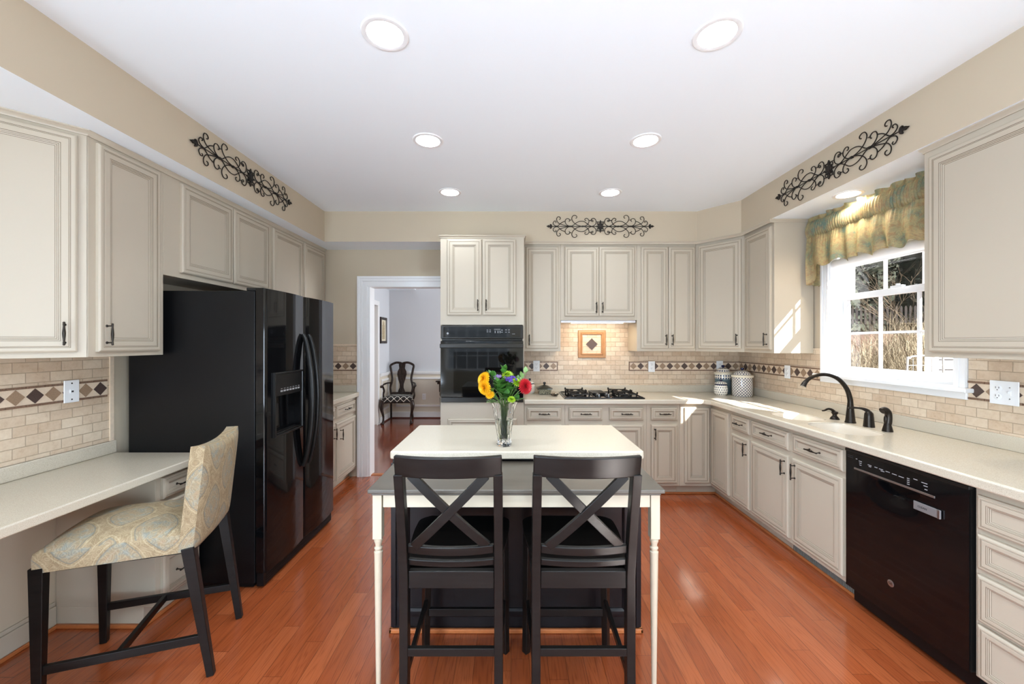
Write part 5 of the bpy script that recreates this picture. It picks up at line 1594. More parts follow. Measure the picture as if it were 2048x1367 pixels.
canister('canister', 'tall slate-blue lidded canister standing behind the small spotted jar', 'canister', 2.215, 4.178,
    [([(0.074, 0.0), (0.078, 0.008), (0.079, 0.155)], P_SCALE, 'jar'), ([(0.079, 0.155), (0.079, 0.200)], P_BAND, 'flower_band'), ([(0.078, 0.200), (0.090, 0.206), (0.091, 0.218), (0.080, 0.224), (0.070, 0.224)], CERAM, 'rim')],
    None, [(0.070, 0.220), (0.060, 0.246), (0.036, 0.264), (0.012, 0.268)], P_BAND, [(0.010, 0.266), (0.010, 0.272), (0.019, 0.284), (0.014, 0.294), (0.0, 0.296)])
canister('sugar_jar', 'small round white jar with dark blue spots at the corner of the counter', 'jar', 2.122, 4.045,
    [([(0.046, 0.0), (0.058, 0.014), (0.065, 0.045), (0.062, 0.080), (0.054, 0.102)], P_DOTS, 'jar'), ([(0.054, 0.102), (0.056, 0.112), (0.058, 0.116)], NAVY, 'rim')],
    None, [(0.058, 0.115), (0.060, 0.120), (0.046, 0.130), (0.022, 0.136), (0.006, 0.137)], P_DOTS, [(0.005, 0.135), (0.006, 0.142), (0.011, 0.150), (0.009, 0.157), (0.0, 0.158)])
canister('sugar_jar', 'small lidded jar with red, green and blue dots beside the wall oven', 'jar', 0.196, 4.165,
    [([(0.040, 0.0), (0.050, 0.012), (0.054, 0.045), (0.052, 0.085), (0.045, 0.100)], P_DOTS2, 'jar'), ([(0.045, 0.100), (0.047, 0.110)], NAVY, 'rim')],
    None, [(0.048, 0.109), (0.048, 0.113), (0.038, 0.126), (0.016, 0.134), (0.006, 0.135)], P_DOTS2, [(0.005, 0.133), (0.006, 0.140), (0.012, 0.148), (0.010, 0.156), (0.0, 0.158)])
t = thing('butter_dish', 'olive-grey covered ceramic dish with a knobbed lid left of the cooktop', 'dish', (0.345, 4.130, CT + 0.0004))
def sq(r_): return lambda a, h: r_ / max(abs(math.cos(a)), abs(math.sin(a))) ** 0.75
m = MB(); m.lathe([(0.056, 0.0), (0.064, 0.006), (0.072, 0.048), (0.074, 0.056)], n=48, mod=sq(1.0)); m.build('dish', P_SPECK, t, smooth=40)
m = MB(); m.lathe([(0.084, 0.056), (0.084, 0.062), (0.062, 0.072), (0.040, 0.086), (0.014, 0.094)], n=48, mod=lambda a, h: sq(1.0)(a, h) if h < 0.08 else 1.0); ld = m.build('lid', plain('dark_olive_glaze', srgb(52, 52, 44), 0.15), t, smooth=40)
m = MB(); m.lathe([(0.010, 0.090), (0.009, 0.100), (0.016, 0.112), (0.013, 0.122), (0.0, 0.125)], n=16); m.build('knob', plain('near_black_glaze', srgb(34, 32, 34), 0.12), ld, smooth=50)
t = thing('glass_bowl', 'small dark glass bowl beside the left edge of the cooktop', 'bowl', (0.432, 3.965, CT + 0.0004))
m = MB(); m.lathe([(0.020, 0.0), (0.026, 0.004), (0.040, 0.016), (0.050, 0.026), (0.047, 0.026), (0.036, 0.014), (0.0, 0.007)], n=32, mod=lambda a, h: 1 + 0.05 * math.cos(a * 10)); m.build('bowl', glass_mat('smoked_glass', (0.32, 0.28, 0.25, 1), 0.02), t, smooth=50)
m = MB(); m.ball((0.012, -0.004, 0.019), 0.010, 10, 8); m.build('glass_bead', CERAM, t, smooth=60)

# ================================================================== OUTLETS
def plate(name, label, cat, loc, rotz, kind, w=0.070, h=0.115, group=None):
    t = thing(name, label, cat, loc, rotz, group)
    m = MB(); m.box(-w / 2, w / 2, -0.006, -0.0004, -h / 2, h / 2); m.build('cover_plate', PLATE, t, bevel=0.002)
    def recept(cx):
        m = MB(); s_ = MB()
        for z in (0.020, -0.020):
            m.lathe([(0.017, 0), (0.017, 0.002), (0.015, 0.003)], (cx, -0.006, z), axis=(0, -1, 0), n=20)
            s_.box(cx - 0.008, cx - 0.006, -0.0095, -0.0088, z, z + 0.009); s_.box(cx + 0.006, cx + 0.008, -0.0095, -0.0088, z, z + 0.009); s_.lathe([(0.0025, 0), (0.0025, 0.0006)], (cx, -0.0088, z - 0.007), axis=(0, -1, 0), n=8)
        r_ = m.build('receptacle', PLATE, t, smooth=40); s_.build('slots', SLOT, r_)
    if kind == 'outlet': recept(0)
    elif kind == 'jack':
        m = MB(); m.box(-0.010, 0.010, -0.009, -0.006, -0.010, 0.010); j = m.build('jack', PLATE, t, bevel=0.001)
        m = MB(); m.box(-0.005, 0.005, -0.0096, -0.009, -0.005, 0.004); m.build('jack_opening', SLOT, j)
        m = MB(); m.lathe([(0.004, 0), (0.003, 0.0015)], (0, -0.006, 0.042), axis=(0, -1, 0), n=10); m.lathe([(0.004, 0), (0.003, 0.0015)], (0, -0.006, -0.042), axis=(0, -1, 0), n=10); m.build('screws', BRONZE, t)
    elif kind == 'combo':
        recept(-0.024)
        m = MB(); m.box(0.018, 0.030, -0.008, -0.006, -0.012, 0.012); m.beam((0.024, -0.007, 0.0), (0.024, -0.018, 0.008), 0.007, 0.008); m.build('toggle', PLATE, t, bevel=0.001)
        m = MB()
        for z in (-0.028, 0.028): m.lathe([(0.003, 0), (0.003, 0.001)], (0.024, -0.006, z), axis=(0, -1, 0), n=8)
        m.build('screws', STEEL, t)
    return t
yf = YB - 0.0182
plate('wall_outlet', 'white outlet in the tile band between the wall oven and the cooktop', 'outlet', (0.274, yf, 1.192), 0, 'outlet')
plate('wall_outlet', 'white outlet in the tile band right of the cooktop', 'outlet', (1.511, yf, 1.186), 0, 'outlet')
plate('wall_outlet', 'white outlet on the back wall behind the tall slate canister', 'outlet', (2.243, yf, 1.190), 0, 'outlet')
plate('wall_outlet', 'white outlet on the sink wall left of the window', 'outlet', (XR - 0.0182, 3.543, 1.185), -PI / 2, 'outlet')
plate('wall_outlet', 'white double plate with outlet and light switch right of the window', 'outlet', (XR - 0.0182, 1.985, 1.195), -PI / 2, 'combo', w=0.118, h=0.118)
plate('phone_jack', 'white phone jack plate in the diamond band over the desk', 'phone jack', (XL + 0.0182, 2.092, 1.190), PI / 2, 'jack', w=0.072, h=0.116)
plate('wall_outlet', 'white outlet low on the dining room wainscot', 'outlet', (-1.665, 7.665, 0.41), 0, 'outlet')
# ================================================================== WINDOW VALANCE
VL = thing('valance', 'gathered gold and green paisley valance over the sink window', 'curtain', (2.36, 2.66, 1.88))
random.seed(3)
YV0, YV1 = -0.582, 0.52       # local y range
def fold(y, z):
    """sideways displacement (toward -x is into the room)"""
    return 0
def vz_bottom(y):
    b = 2.035 - 1.88
    u = (y - YV0) / (YV1 - YV0)
    sc = 0.012 * math.sin(y * 34) + 0.008 * math.sin(y * 61 + 1)
    if y > 0.40: b -= (y - 0.40) / 0.12 * 0.13
    return b + sc
def val_skirt(a, b):
    y = YV0 + (YV1 - YV0) * a
    z0 = 2.276 - 1.88; z1 = vz_bottom(y)
    z = z0 + (z1 - z0) * b
    amp = 0.006 + 0.022 * b
    x = -0.004 - amp * (math.sin(y * 52 + 1.5 * math.sin(y * 9)) * 0.7 + 0.5 * math.sin(y * 23 + 0.7) * b) - 0.010 * math.sin(PI * b)
    x += 0.0025 * math.sin(y * 300) * (1 - b) ** 3
    return (x, y, z)
m = MB(); m.grid(val_skirt, 260, 24, uvf=lambda a, b: (a * 1.9, b * 0.36))
# far end: the return toward the wall hangs a little longer
def val_return(a, b):
    x = 0.104 * a; y = YV1 + 0.006 * math.sin(a * 18 + b * 3)
    z0 = 2.270 - 1.88; z1 = vz_bottom(YV1) - 0.012 * a
    z = z0 + (z1 - z0) * b
    return (x - 0.012 * b * (1 - a), y + 0.018 * b * math.sin(a * 14), z)
m.grid(val_return, 26, 20, uvf=lambda a, b: (1.9 + a * 0.16, b * 0.40))
m.grid(lambda a, b: (lambda p: (p[0], 2 * 0 + YV0 - (p[1] - YV1), p[2] + 0.10 * b))(val_return(a, b)), 26, 20, uvf=lambda a, b: (a * 0.16, b * 0.40))
m.build('skirt', VALANCE, VL, smooth=80)
def val_band(a, b):
    y = YV0 + (YV1 - YV0) * a; z = (2.266 + 0.124 * b) - 1.88
    x = -0.017 * math.sin(PI * b) ** 0.7 - 0.0045 * math.sin(y * 340 + 2.2 * math.sin(y * 40) + 1.2 * b) * math.sin(PI * b) ** 0.5 - 0.005
    return (x, y, z + 0.003 * math.sin(y * 31))
m = MB(); m.grid(val_band, 620, 12, uvf=lambda a, b: (a * 2.6, 0.4 + b * 0.12))
m.grid(lambda a, b: (0.104 * a - 0.004 * math.sin(PI * b), YV1 + 0.004 * math.sin(a * 60), (2.272 + 0.118 * b) - 1.88), 40, 6, uvf=lambda a, b: (2.6 + a * 0.2, 0.4 + b * 0.12))
m.grid(lambda a, b: (0.104 * a - 0.004 * math.sin(PI * b), YV0 + 0.004 * math.sin(a * 60), (2.272 + 0.118 * b) - 1.88), 40, 6, uvf=lambda a, b: (a * 0.2, 0.4 + b * 0.12))
m.build('shirred_rod_pocket', VALANCE, VL, smooth=80)
def val_ruf(a, b):
    y = YV0 + (YV1 - YV0) * a
    z = 2.388 - 1.88 + 0.034 * b + 0.006 * math.sin(y * 47) * b
    return (-0.002 + 0.016 * b * math.sin(y * 75 + 1.2 * math.sin(y * 20)), y, z)
m = MB(); m.grid(val_ruf, 300, 5, uvf=lambda a, b: (a * 2.4, 0.56 + b * 0.04))
m.build('header_ruffle', VALANCE, VL, smooth=80)
m = MB(); m.tube([(0.100, YV0 + 0.006, 0.455), (0.006, YV0 + 0.006, 0.455), (0.006, YV1 - 0.006, 0.455), (0.100, YV1 - 0.006, 0.455)], 0.004, n=8)
m.build('curtain_rod', WHITE, VL, smooth=60)

# ================================================================== VASE AND BOUQUET
VX, VY = -0.036, 2.067
VZ = CT + 0.0006
VS = thing('vase', 'tall swirled cut-crystal vase on the island top', 'vase', (VX, VY, VZ))
def swirl(a, h): return 1.0 + 0.085 * math.sin(7 * a + h * 34) * (1 if h > 0.02 else 0.4)
def lip(a, h): return swirl(a, h) * (1 + (0.04 * math.sin(7 * a + 34 * h) if h > 0.20 else 0))
outer = [(0.034, 0.0), (0.038, 0.004), (0.038, 0.018), (0.034, 0.026), (0.036, 0.06), (0.042, 0.11), (0.050, 0.16), (0.058, 0.20), (0.064, 0.222)]
inner = [(0.060, 0.222), (0.053, 0.20), (0.045, 0.16), (0.037, 0.11), (0.031, 0.06), (0.028, 0.032), (0.0, 0.028)]
m = MB(); m.lathe(outer + inner, n=112, mod=lip)
m.build('crystal_body', CRYSTAL, VS, smooth=25)
m = MB(); m.lathe([(0.0, 0.030), (0.0265, 0.033), (0.0295, 0.06), (0.0350, 0.11), (0.0395, 0.135), (0.0, 0.135)], n=28)
m.build('water', WATER, VS, smooth=50)
random.seed(21)
def stem_path(tip, foot, mid=(0, 0, 0.185), kneck=0.5):
    f = Vector(foot); tp = Vector(tip)
    nk = Vector((tp.x * kneck * 0.35, tp.y * kneck * 0.35, 0.20))
    return spline([f, nk, nk.lerp(tp, 0.55) + Vector((0, 0, 0.012)), tp], 6)
def leaf(m, base, d, L, W, mi=0, droop=0.2, n=6):
    base = Vector(base); d = Vector(d).normalized()
    side = d.cross(Vector((0, 0, 1)))
    if side.length < 0.1: side = Vector((1, 0, 0))
    side.normalize(); up = side.cross(d)
    vs = []; fs = []
    for i in range(n + 1):
        u = i / n; w = W * math.sin(PI * u ** 0.75) * (1 - 0.25 * u) + 0.0004
        c = base + d * (L * u) - Vector((0, 0, droop * L * u * u))
        vs += [c - side * w + up * w * 0.25, c, c + side * w + up * w * 0.25]
    for i in range(n):
        a = i * 3
        fs += [(a, a + 1, a + 4, a + 3), (a + 1, a + 2, a + 5, a + 4)]
    m._add(vs, fs, mi)
def petals(m, c, nrm, R, rows, per, w, curl=0.5, mi=0):
    c = Vector(c); n_ = Vector(nrm).normalized()
    t1 = n_.cross(Vector((0.3, 0.2, 1))).normalized(); t2 = n_.cross(t1)
    for r in range(rows):
        el = (r + 0.4) / rows * 1.35            # angle up from the flower plane
        k = max(5, int(per * math.cos(el) + 3))
        for i in range(k):
            a = 2 * PI * (i + 0.5 * (r % 2) + 0.15 * random.random()) / k
            rad = t1 * math.cos(a) + t2 * math.sin(a)
            d = (rad * math.cos(el) + n_ * math.sin(el)).normalized()
            s_ = n_.cross(rad).normalized()
            L = R * (1.0 - 0.25 * r / rows)
            p0 = c; p1 = c + d * L * 0.6 + n_ * L * 0.10; p2 = c + d * L + n_ * L * (0.10 - curl * 0.25)
            m._add([p0 - s_ * w * 0.3, p0 + s_ * w * 0.3, p1 + s_ * w, p1 - s_ * w, p2 + s_ * w * 0.18, p2 - s_ * w * 0.18], [(0, 1, 2, 3), (3, 2, 4, 5)], mi)
def flower(name, label, tip, nrm, mat, R, rows, per, w, core=None, foot=None, leaves=2, lmat=None, cat='flower'):
    t = thing(name, label, cat, (VX, VY, VZ), 0)
    foot = foot or (random.uniform(-0.018, 0.018), random.uniform(-0.018, 0.018), 0.036)
    p = stem_path(tip, foot)
    m = MB(); m.tube(p, 0.0022, n=6); m.build('stem', STEMG, t, smooth=60)
    m = MB(); petals(m, tip, nrm, R, rows, per, w); m.ball(tip, R * 0.33, 10, 8)
    m.build('bloom', mat, t, smooth=60, fixn=False)
    m = MB()
    for k in range(leaves):
        q = p[int(len(p) * (0.62 + 0.16 * k)) - 1]; a = random.uniform(0, 2 * PI)
        leaf(m, q, (math.cos(a), math.sin(a) * 0.7, 0.6), random.uniform(0.045, 0.07), random.uniform(0.010, 0.016))
    if leaves: m.build('leaf', lmat or LEAFG, t, smooth=60, fixn=False)
    return t
# tips are in the vase's frame; x to the right, y away, z up
flower('chrysanthemum', 'big yellow chrysanthemum, upper one on the left of the bouquet', (-0.098, -0.010, 0.338), (-0.9, -0.7, 0.35), PETAL_Y, 0.044, 5, 26, 0.0060)
flower('chrysanthemum', 'big yellow chrysanthemum, lower one on the left of the bouquet', (-0.094, -0.030, 0.303), (-0.8, -0.9, -0.1), PETAL_Y, 0.043, 5, 26, 0.0058)
flower('chrysanthemum', 'small yellow chrysanthemum under the two big ones', (-0.070, -0.030, 0.262), (-0.2, -0.8, 0.6), PETAL_Y, 0.026, 3, 14, 0.0048)
flower('dahlia', 'red dahlia on the right of the bouquet', (0.105, -0.020, 0.305), (0.6, -0.8, 0.25), PETAL_R, 0.043, 6, 22, 0.0068)
flower('button_flower', 'lime green button flower leaning right below the purple sprig', (0.062, -0.025, 0.322), (0.5, -0.4, 0.9), PETAL_G, 0.034, 5, 16, 0.0045)
flower('button_flower', 'lime green button flower low on the right side', (0.038, -0.055, 0.242), (0.2, -0.7, 0.8), PETAL_G, 0.023, 5, 14, 0.0038)
flower('button_flower', 'lime green button flower at the top of the bouquet', (0.018, 0.000, 0.358), (0.0, -0.5, 1.0), PETAL_G, 0.034, 4, 14, 0.0042)
def statice(label, tip, mat, n=26, R=0.028):
    t = thing('statice_sprig', label, 'flower', (VX, VY, VZ))
    p = stem_path(tip, (random.uniform(-0.015, 0.015), random.uniform(-0.015, 0.015), 0.036))
    m = MB(); m.tube(p, 0.0018, n=6); m.build('stem', STEMG, t, smooth=60)
    m = MB()
    for i in range(n):
        c = Vector(tip) + Vector((random.gauss(0, R * 0.55), random.gauss(0, R * 0.4), random.gauss(0, R * 0.3)))
        petals(m, c, (random.uniform(-.5, .5), -0.8, 0.6), 0.008, 1, 5, 0.003)
    m.build('bloom', mat, t, fixn=False)
statice('purple statice sprig near the top of the bouquet', (0.030, -0.028, 0.343), PETAL_P, 34)
statice('small dusky purple sprig at the upper left of the bouquet', (-0.030, -0.005, 0.350), plain('dusky_petal', srgb(120, 96, 140), 0.6), 16, 0.022)
def greens(label, tip, nl, L, W, mat, spread=0.6):
    t = thing('foliage_stem', label, 'foliage', (VX, VY, VZ))
    p = stem_path(tip, (random.uniform(-0.018, 0.018), random.uniform(-0.018, 0.018), 0.036))
    m = MB(); m.tube(p, 0.0020, n=6); m.build('stem', STEMG, t, smooth=60)
    m = MB()
    for k in range(nl):
        q = p[min(len(p) - 1, int(len(p) * (0.50 + 0.5 * k / max(1, nl - 1))))]; a = k * 2.4 + random.random()
        d = Vector((math.cos(a) * spread, math.sin(a) * spread - 0.15, 0.55)) + (p[-1] - p[-3]).normalized() * 0.6
        leaf(m, q, d, L * random.uniform(0.8, 1.15), W * random.uniform(0.85, 1.15))
    m.build('leaves', mat, t, smooth=60, fixn=False)
greens('leafy stem rising highest in the middle of the bouquet', (0.000, 0.005, 0.385), 11, 0.052, 0.017, LEAFG)
greens('grey-green leafy stem reaching out to the upper right', (0.112, 0.000, 0.372), 7, 0.048, 0.015, LEAFP)
greens('leafy stem on the upper left behind the yellow blooms', (-0.060, 0.010, 0.352), 12, 0.056, 0.018, LEAFG)
greens('leafy stem in front of the middle of the bouquet', (-0.022, -0.050, 0.318), 12, 0.062, 0.021, LEAFG, 0.8)
greens('low leafy stem spilling over the left of the vase', (-0.068, -0.035, 0.225), 9, 0.044, 0.014, LEAFP, 0.9)
greens('low leafy stem spilling over the right of the vase', (0.072, -0.030, 0.236), 9, 0.046, 0.013, LEAFG, 0.9)
greens('slender leafy stem behind the red bloom', (0.070, 0.030, 0.330), 12, 0.052, 0.015, LEAFG)
greens('slender leafy stem left of the middle of the bouquet', (-0.035, 0.020, 0.300), 13, 0.052, 0.015, LEAFG)

greens('leafy stem low in the centre just over the vase lip', (0.015, -0.045, 0.262), 12, 0.052, 0.016, LEAFG, 0.9)
greens('leafy stem between the yellow and the red blooms', (0.030, -0.030, 0.300), 12, 0.050, 0.015, LEAFG, 0.8)
greens('leafy stem at the back of the bouquet', (0.020, 0.045, 0.340), 12, 0.056, 0.017, LEAFG, 0.8)

# ================================================================== DINING ROOM
AC = thing('dining_armchair', 'dark carved armchair with black and white lattice seat in the dining room', 'chair', (-2.03, 7.28, 0), 0.10)
def S3(pts, k=6): return spline(pts, k)
m = MB()   # back frame
for s in (-1, 1):
    m.tube(S3([(s * 0.175, 0.20, 0.44), (s * 0.205, 0.235, 0.60), (s * 0.175, 0.26, 0.76), (s * 0.20, 0.275, 0.92), (s * 0.215, 0.285, 1.00), (s * 0.185, 0.29, 1.035), (s * 0.11, 0.29, 1.065), (s * 0.04, 0.29, 1.06), (0, 0.29, 1.045)]), 0.021, n=8, flat=0.7)
m.tube([(-0.19, 0.215, 0.50), (0.19, 0.215, 0.50)], 0.020, n=8)
m.build('back_frame', MAHOG, AC, smooth=50)
m = MB()
pr = [(0.070, 0.50), (0.060, 0.54), (0.036, 0.60), (0.036, 0.66), (0.066, 0.76), (0.086, 0.84), (0.080, 0.90), (0.052, 0.96), (0.060, 1.02), (0.062, 1.05)]
poly = [(x, z) for x, z in pr] + [(-x, z) for x, z in reversed(pr)]
vsn = len(poly)
m._add([(x, 0.215 + (z - 0.5) * 0.14 - 0.008, z) for x, z in poly] + [(x, 0.215 + (z - 0.5) * 0.14 + 0.008, z) for x, z in poly],
       [tuple(range(vsn - 1, -1, -1)), tuple(range(vsn, 2 * vsn))] + [(i, (i + 1) % vsn, vsn + (i + 1) % vsn, vsn + i) for i in range(vsn)])
m.build('back_splat', MAHOG, AC)
m = MB()
def cush(a, b):
    y = -0.25 + 0.46 * b; hw = 0.275 - 0.06 * b
    return ((2 * a - 1) * hw, y, 0.455 + 0.045 * (1 - (2 * a - 1) ** 4) ** 0.6 * (1 - (2 * b - 1) ** 4) ** 0.6)
m.grid(cush, 20, 16, uvf=lambda a, b: (a * 0.55, b * 0.45))
m._add([(-0.275, -0.252, 0.40), (0.275, -0.252, 0.40), (0.275, -0.252, 0.458), (-0.275, -0.252, 0.458)], [(0, 1, 2, 3)], 0, [[(0, -0.06), (0.55, -0.06), (0.55, 0), (0, 0)]])
m.build('seat_cushion', P_SEAT, AC, smooth=70, fixn=False)
m = MB(); m.prism([(-0.27, -0.246), (0.27, -0.246), (0.212, 0.21), (-0.212, 0.21)], 0.375, 0.454); m.build('seat_rail', MAHOG, AC, bevel=0.004)
for s in (-1, 1):
    m = MB(); m.tube(S3([(s * 0.245, -0.22, 0.42), (s * 0.268, -0.245, 0.34), (s * 0.262, -0.245, 0.26), (s * 0.238, -0.225, 0.14), (s * 0.240, -0.235, 0.05), (s * 0.250, -0.250, 0.014)]), [0.040, 0.040, 0.040, 0.039, 0.038, 0.037, 0.036, 0.035, 0.034, 0.033, 0.032, 0.030, 0.028, 0.026, 0.024, 0.022, 0.021, 0.020, 0.019, 0.018, 0.017, 0.017, 0.018, 0.019, 0.021, 0.024, 0.027, 0.030, 0.031, 0.030, 0.028], n=10)
    m.build('front_leg', MAHOG, AC, smooth=50)
    m = MB(); m.tube(S3([(s * 0.185, 0.20, 0.42), (s * 0.19, 0.22, 0.22), (s * 0.20, 0.27, 0.004)]), 0.019, n=8); m.build('rear_leg', MAHOG, AC, smooth=50)
    m = MB(); m.tube(S3([(s * 0.195, 0.245, 0.69), (s * 0.25, 0.12, 0.695), (s * 0.285, -0.02, 0.68), (s * 0.30, -0.12, 0.665), (s * 0.285, -0.16, 0.65)]), 0.020, n=8, flat=0.7)
    m.tube(S3([(s * 0.285, -0.09, 0.665), (s * 0.262, -0.05, 0.58), (s * 0.275, -0.06, 0.50), (s * 0.255, -0.05, 0.42)]), 0.018, n=8)
    m.build('arm', MAHOG, AC, smooth=50)
PF = thing('picture_frame', 'dark framed narrow print on the pale blue dining room wall', 'picture', (-2.339, 7.305, 1.665), PI / 2)
m = MB(); mould(m, -0.175, 0.175, -0.238, 0.238, [(0, 0), (0, -0.020), (0.010, -0.026), (0.036, -0.024), (0.046, -0.014), (0.046, 0)]); m.build('frame', MAHOG, PF, fixn=True)
m = MB(); m.box(-0.130, 0.130, -0.010, -0.001, -0.193, 0.193); m.build('mat_board', plain('cream_mat', srgb(222, 214, 190), 0.7), PF)
m = MB(); m.box(-0.070, 0.070, -0.0115, -0.010, -0.16, 0.10); m.lathe([(0.045, 0), (0.045, 0.0015)], (0, -0.010, 0.125), axis=(0, -1, 0), n=20)
m.build('print', plain('print_tan', srgb(176, 160, 128), 0.7, var=0.3, vscale=40), PF)
# carved corner of the dining sideboard that shows past the oven cabinet
SBD = thing('sideboard', 'dark carved sideboard against the far dining room wall, mostly hidden by the oven cabinet', 'sideboard', (-0.70, 7.38, 0))
m = MB(); m.box(-0.62, 1.0, -0.235, 0.235, 0.70, 0.735); m.box(-0.645, 1.02, -0.25, 0.245, 0.735, 0.762); m.build('top', MAHOG, SBD, bevel=0.006)
m = MB(); m.box(-0.59, 0.98, -0.215, 0.235, 0.56, 0.70); m.build('drawer_case', MAHOG, SBD, bevel=0.004)
for x in (-0.55, 0.94):
    for y in (-0.18, 0.20):
        m = MB(); m.lathe([(0.022, 0.001), (0.030, 0.02), (0.018, 0.06), (0.026, 0.30), (0.034, 0.44), (0.024, 0.47), (0.036, 0.50), (0.036, 0.56)], (x, y, 0), n=14); m.build('leg', MAHOG, SBD, smooth=50)

# ================================================================== OUTSIDE THE WINDOW
random.seed(11)
GRD = plain('mulch_ground', srgb(86, 62, 48), 0.95, var=0.3, vscale=3)
m = MB()
def gz(x, y):
    r = math.hypot(x, y)
    b = -0.25 + (0 if r < 8 else min(1.9, (r - 8) * 0.26)) 
    return b + 0.08 * noise.noise(Vector((x * 0.4, y * 0.4, 0)))
m.grid(lambda a, b: (2.8 + 30 * a, -12 + 44 * b, gz(2.8 + 30 * a, -12 + 44 * b)), 60, 80)
struct(m.build('ground', GRD, keep=True, smooth=80), 'brown garden ground rising behind the dry grass')
STRAW = plain('dry_straw', srgb(152, 140, 116), 0.8, var=0.15, vscale=3)
STRAW2 = plain('dry_brown_stalk', srgb(86, 72, 54), 0.8)
def tuft(m, cx, cy, n, h, spread):
    z0 = gz(cx, cy) - 0.02
    for _ in range(n):
        a = random.uniform(0, 2 * PI); r = random.random() ** 0.5 * 0.15
        x, y = cx + math.cos(a) * r, cy + math.sin(a) * r
        hh = h * random.uniform(0.45, 1.08); l = spread * random.uniform(0.1, 1.2)
        a += random.uniform(-0.9, 0.9)
        dx, dy = math.cos(a) * l, math.sin(a) * l
        w = random.uniform(0.0022, 0.0048); mi = 0 if random.random() < 0.62 else 1
        px, py = -math.sin(a + 0.8) * w, math.cos(a + 0.8) * w
        bend = random.uniform(0.0, 0.35)
        P = [(x, y, z0), (x + dx * 0.25, y + dy * 0.25, z0 + hh * 0.45), (x + dx * 0.6, y + dy * 0.6, z0 + hh * 0.82), (x + dx, y + dy, z0 + hh * (1 - bend * 0.25))]
        vs = []
        for k, (u, v, q) in enumerate(P[:3]): f = 1 - 0.2 * k; vs += [(u - px * f, v - py * f, q), (u + px * f, v + py * f, q)]
        vs.append(P[3])
        m._add(vs, [(0, 1, 3, 2), (2, 3, 5, 4), (4, 5, 6)], mi)
m = MB()
for _ in range(150):
    y = random.uniform(4.9, 9.2); r = random.uniform(0.80, 1.16); x = y * r
    if min(math.hypot(x - 9.2, y - 9.1), math.hypot(x - 7.5, y - 9.7), math.hypot(x - 9.4, y - 7.3)) < 1.0 or (x > 4.2 and x < 6.2 and y < 5.3): continue
    if x < 4.4 or (x < 5.4 and r > 1.0): continue
    tuft(m, x, y, 62, (1.15 + 0.30 * random.random() + 2.2 * max(0, r - 0.95)) * (0.58 + 0.05 * y), 0.75)
tag(m.build('dry_grass', [STRAW, STRAW2], fixn=False), 'tall straw-coloured dry grass growing outside the sink window', 'grass', kind='stuff')
# bare shrubs
def shrub(label, cx, cy, h, n, name='bare_shrub'):
    m = MB(); z0 = gz(cx, cy) - 0.02
    def br(p, d, L, r, k):
        q = p + d * L
        m.tube([p, p.lerp(q, 0.5) + Vector((random.uniform(-.03, .03), random.uniform(-.03, .03), 0)), q], [r, r * 0.85, r * 0.65], n=4)
        if k > 0:
            for _ in range(3):
                dd = (d + Vector((random.uniform(-.7, .7), random.uniform(-.7, .7), random.uniform(-.1, .5)))).normalized()
                br(p.lerp(q, random.uniform(0.55, 1.0)), dd, L * random.uniform(0.55, 0.8), r * 0.6, k - 1)
    for _ in range(n):
        a = random.uniform(0, 2 * PI)
        br(Vector((cx, cy, z0)), Vector((math.cos(a) * 0.45, math.sin(a) * 0.45, 1)).normalized(), h * 0.42, 0.012, 3)
    o = m.build(name, STRAW2, fixn=False)
    return tag(o, label, 'shrub')
shrub('bare twiggy shrub behind the right half of the dry grass', 9.2, 9.1, 2.5, 6)
shrub('bare twiggy shrub showing in the left window panes', 7.5, 9.7, 2.0, 5)
shrub('tall bare bush at the right edge of the window view', 9.4, 7.3, 2.9, 7)
# fence on the bank
FN = thing('picket_fence', 'weathered dark picket fence on the bank beyond the garden', 'fence', (11.9, 13.2, 2.05))
FD = Vector((1.0, -0.55, 0)).normalized(); WOODF = plain('weathered_fence_wood', srgb(34, 27, 23), 0.85, var=0.2, vscale=4)
ang = math.atan2(FD.y, FD.x); FN.rotation_euler = (0, 0, ang)
m = MB()
for z in (0.14, 0.42): m.box(-5.0, 5.0, -0.02, 0.02, z - 0.035, z + 0.035)
m.build('rails', WOODF, FN)
for i in range(7):
    m = MB(); m.box(-5 + i * 10 / 6 - 0.05, -5 + i * 10 / 6 + 0.05, 0.0, 0.09, -1.1, 0.60); m.build('post', WOODF, FN)
pk = MB(); pk.prism([(-0.03, 0.0), (0.03, 0.0), (0.03, 0.52), (0.0, 0.58), (-0.03, 0.52)], -0.045, -0.022, plane='xz')
p0 = pk.build('picket', WOODF, FN); n0 = 90
for i in range(n0):
    o = p0 if i == 0 else p0.copy()
    if i: col.objects.link(o)
    o.location = (-4.9 + 9.8 * i / (n0 - 1), 0, 0)
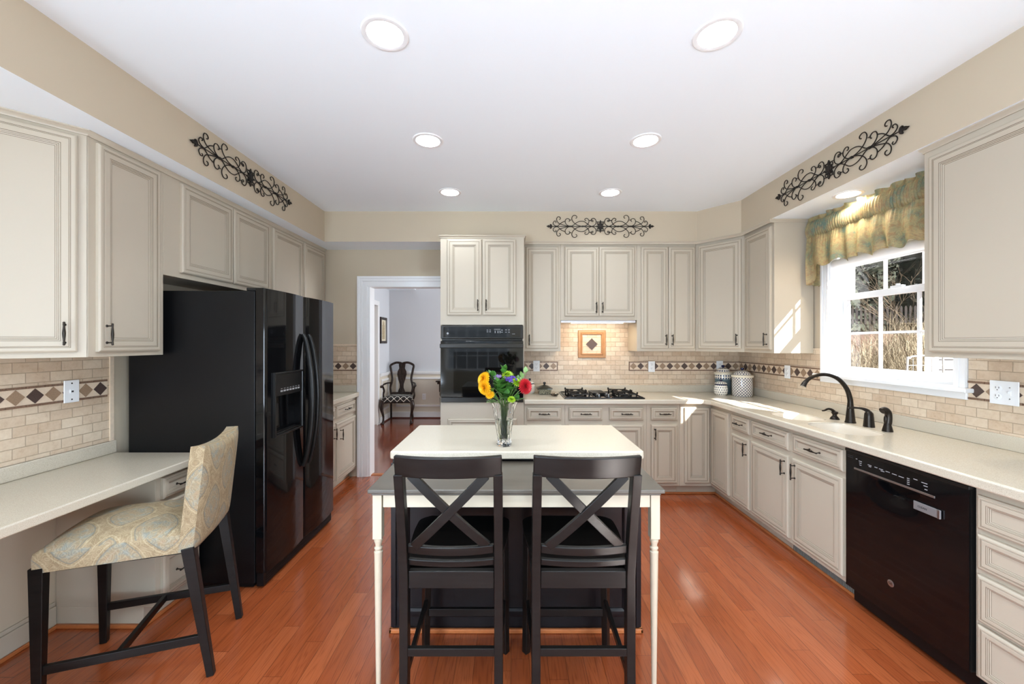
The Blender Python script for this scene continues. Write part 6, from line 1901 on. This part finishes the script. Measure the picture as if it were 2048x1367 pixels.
# evergreen backdrop
EVG = plain('dark_evergreen', srgb(34, 40, 26), 0.9, var=0.5, vscale=5)
BARK = plain('tree_bark', srgb(50, 38, 30), 0.9, var=0.2, vscale=8)
def tree(label, x, y, h, R, name='evergreen_tree'):
    t = thing(name, label, 'tree', (x, y, gz(x, y)))
    m = MB(); m.tube([(0, 0, -0.3), (0.05, 0, h * 0.5), (0, 0, h * 0.9)], [0.18, 0.13, 0.05], n=8); m.build('trunk', BARK, t, smooth=50)
    m = MB()
    for _ in range(7500):
        u = random.random() ** 0.8; z = 0.25 + (h - 0.25) * u
        rr = R * (1.05 - u) ** 0.7 * random.uniform(0.55, 1.0); a = random.uniform(0, 2 * PI)
        c = Vector((rr * math.cos(a), rr * math.sin(a), z)); L = random.uniform(0.10, 0.22)
        d = Vector((random.gauss(0, 1), random.gauss(0, 1), random.gauss(0, 0.7))).normalized(); s_ = d.cross(Vector((random.gauss(0, 1), random.gauss(0, 1), 1))).normalized() * L * 0.45
        m._add([c - s_, c + s_, c + d * L], [(0, 1, 2)])
    def core(a, b):
        an = 2 * PI * a; u = b; q = 0.74 * R * (1.02 - u) ** 0.7 * (1 + 0.22 * noise.noise(Vector((math.cos(an) * 2, math.sin(an) * 2, u * 9 + x))))
        return (q * math.cos(an), q * math.sin(an), 0.3 + (h - 0.4) * u)
    m.grid(core, 28, 40)
    m.build('foliage', EVG, t, fixn=False)
for x, y, h, R, l in ((13.2, 17.4, 9.5, 2.05, 'dark evergreen tree beyond the fence, left in the window'), (17.8, 16.4, 10.5, 2.2, 'dark evergreen tree beyond the fence, middle of the window'),
                      (20.2, 22.2, 12.5, 2.8, 'farthest dark evergreen tree beyond the fence'), (14.6, 22.8, 11.5, 2.6, 'dark evergreen tree far left beyond the fence'), (20.6, 11.4, 11, 2.5, 'dark evergreen tree beyond the fence, right in the window')):
    tree(l, x, y, h, R)
# white clapboard screen low in the window
GS = thing('garden_screen', 'white clapboard screen panel low in the window beyond the sink', 'screen', (5.0, 4.25, -0.25))
m = MB()
for i in range(15):
    z = 0.05 + i * 0.105
    m._add([(-0.54, -0.062, z), (0.62, -0.062, z), (0.62, -0.045, z + 0.105), (-0.54, -0.045, z + 0.105), (-0.54, -0.045, z), (0.62, -0.045, z)], [(0, 1, 2, 3), (0, 4, 5, 1)])
m.box(-0.54, 0.62, -0.045, 0.02, 0.0, 1.625)
m.build('clapboard', plain('white_siding', srgb(142, 144, 147), 0.6), GS)
m = MB(); m.box(-0.575, -0.535, -0.075, 0.03, 0, 1.64); m.box(-0.575, 0.66, -0.075, 0.03, 1.626, 1.66); m.build('edge_trim', WHITE, GS)
TR = thing('garden_trellis', 'small white wire plant trellis just outside the sink window', 'trellis', (4.20, 4.06, -0.25))
m = MB(); m.tube(spline([(-0.13, 0.05, 0), (-0.13, 0.05, 1.40), (-0.105, 0.05, 1.53), (-0.03, 0.05, 1.555), (0.20, 0.05, 1.56), (0.24, 0.05, 1.50), (0.245, 0.05, 0)], 5), 0.009, n=8); m.build('outer_frame', plain('weathered_white', srgb(150, 152, 154), 0.6), TR, smooth=60)
m = MB()
for i in range(5): m.tube([(-0.07 + i * 0.065, 0.05, 0), (-0.07 + i * 0.065, 0.05, 1.53)], 0.0025, n=5)
for i in range(18): m.tube([(-0.125, 0.05, 0.1 + i * 0.08), (0.24, 0.05, 0.1 + i * 0.08)], 0.0025, n=5)
m.build('wire_grid', plain('weathered_white', srgb(150, 152, 154), 0.6), TR)
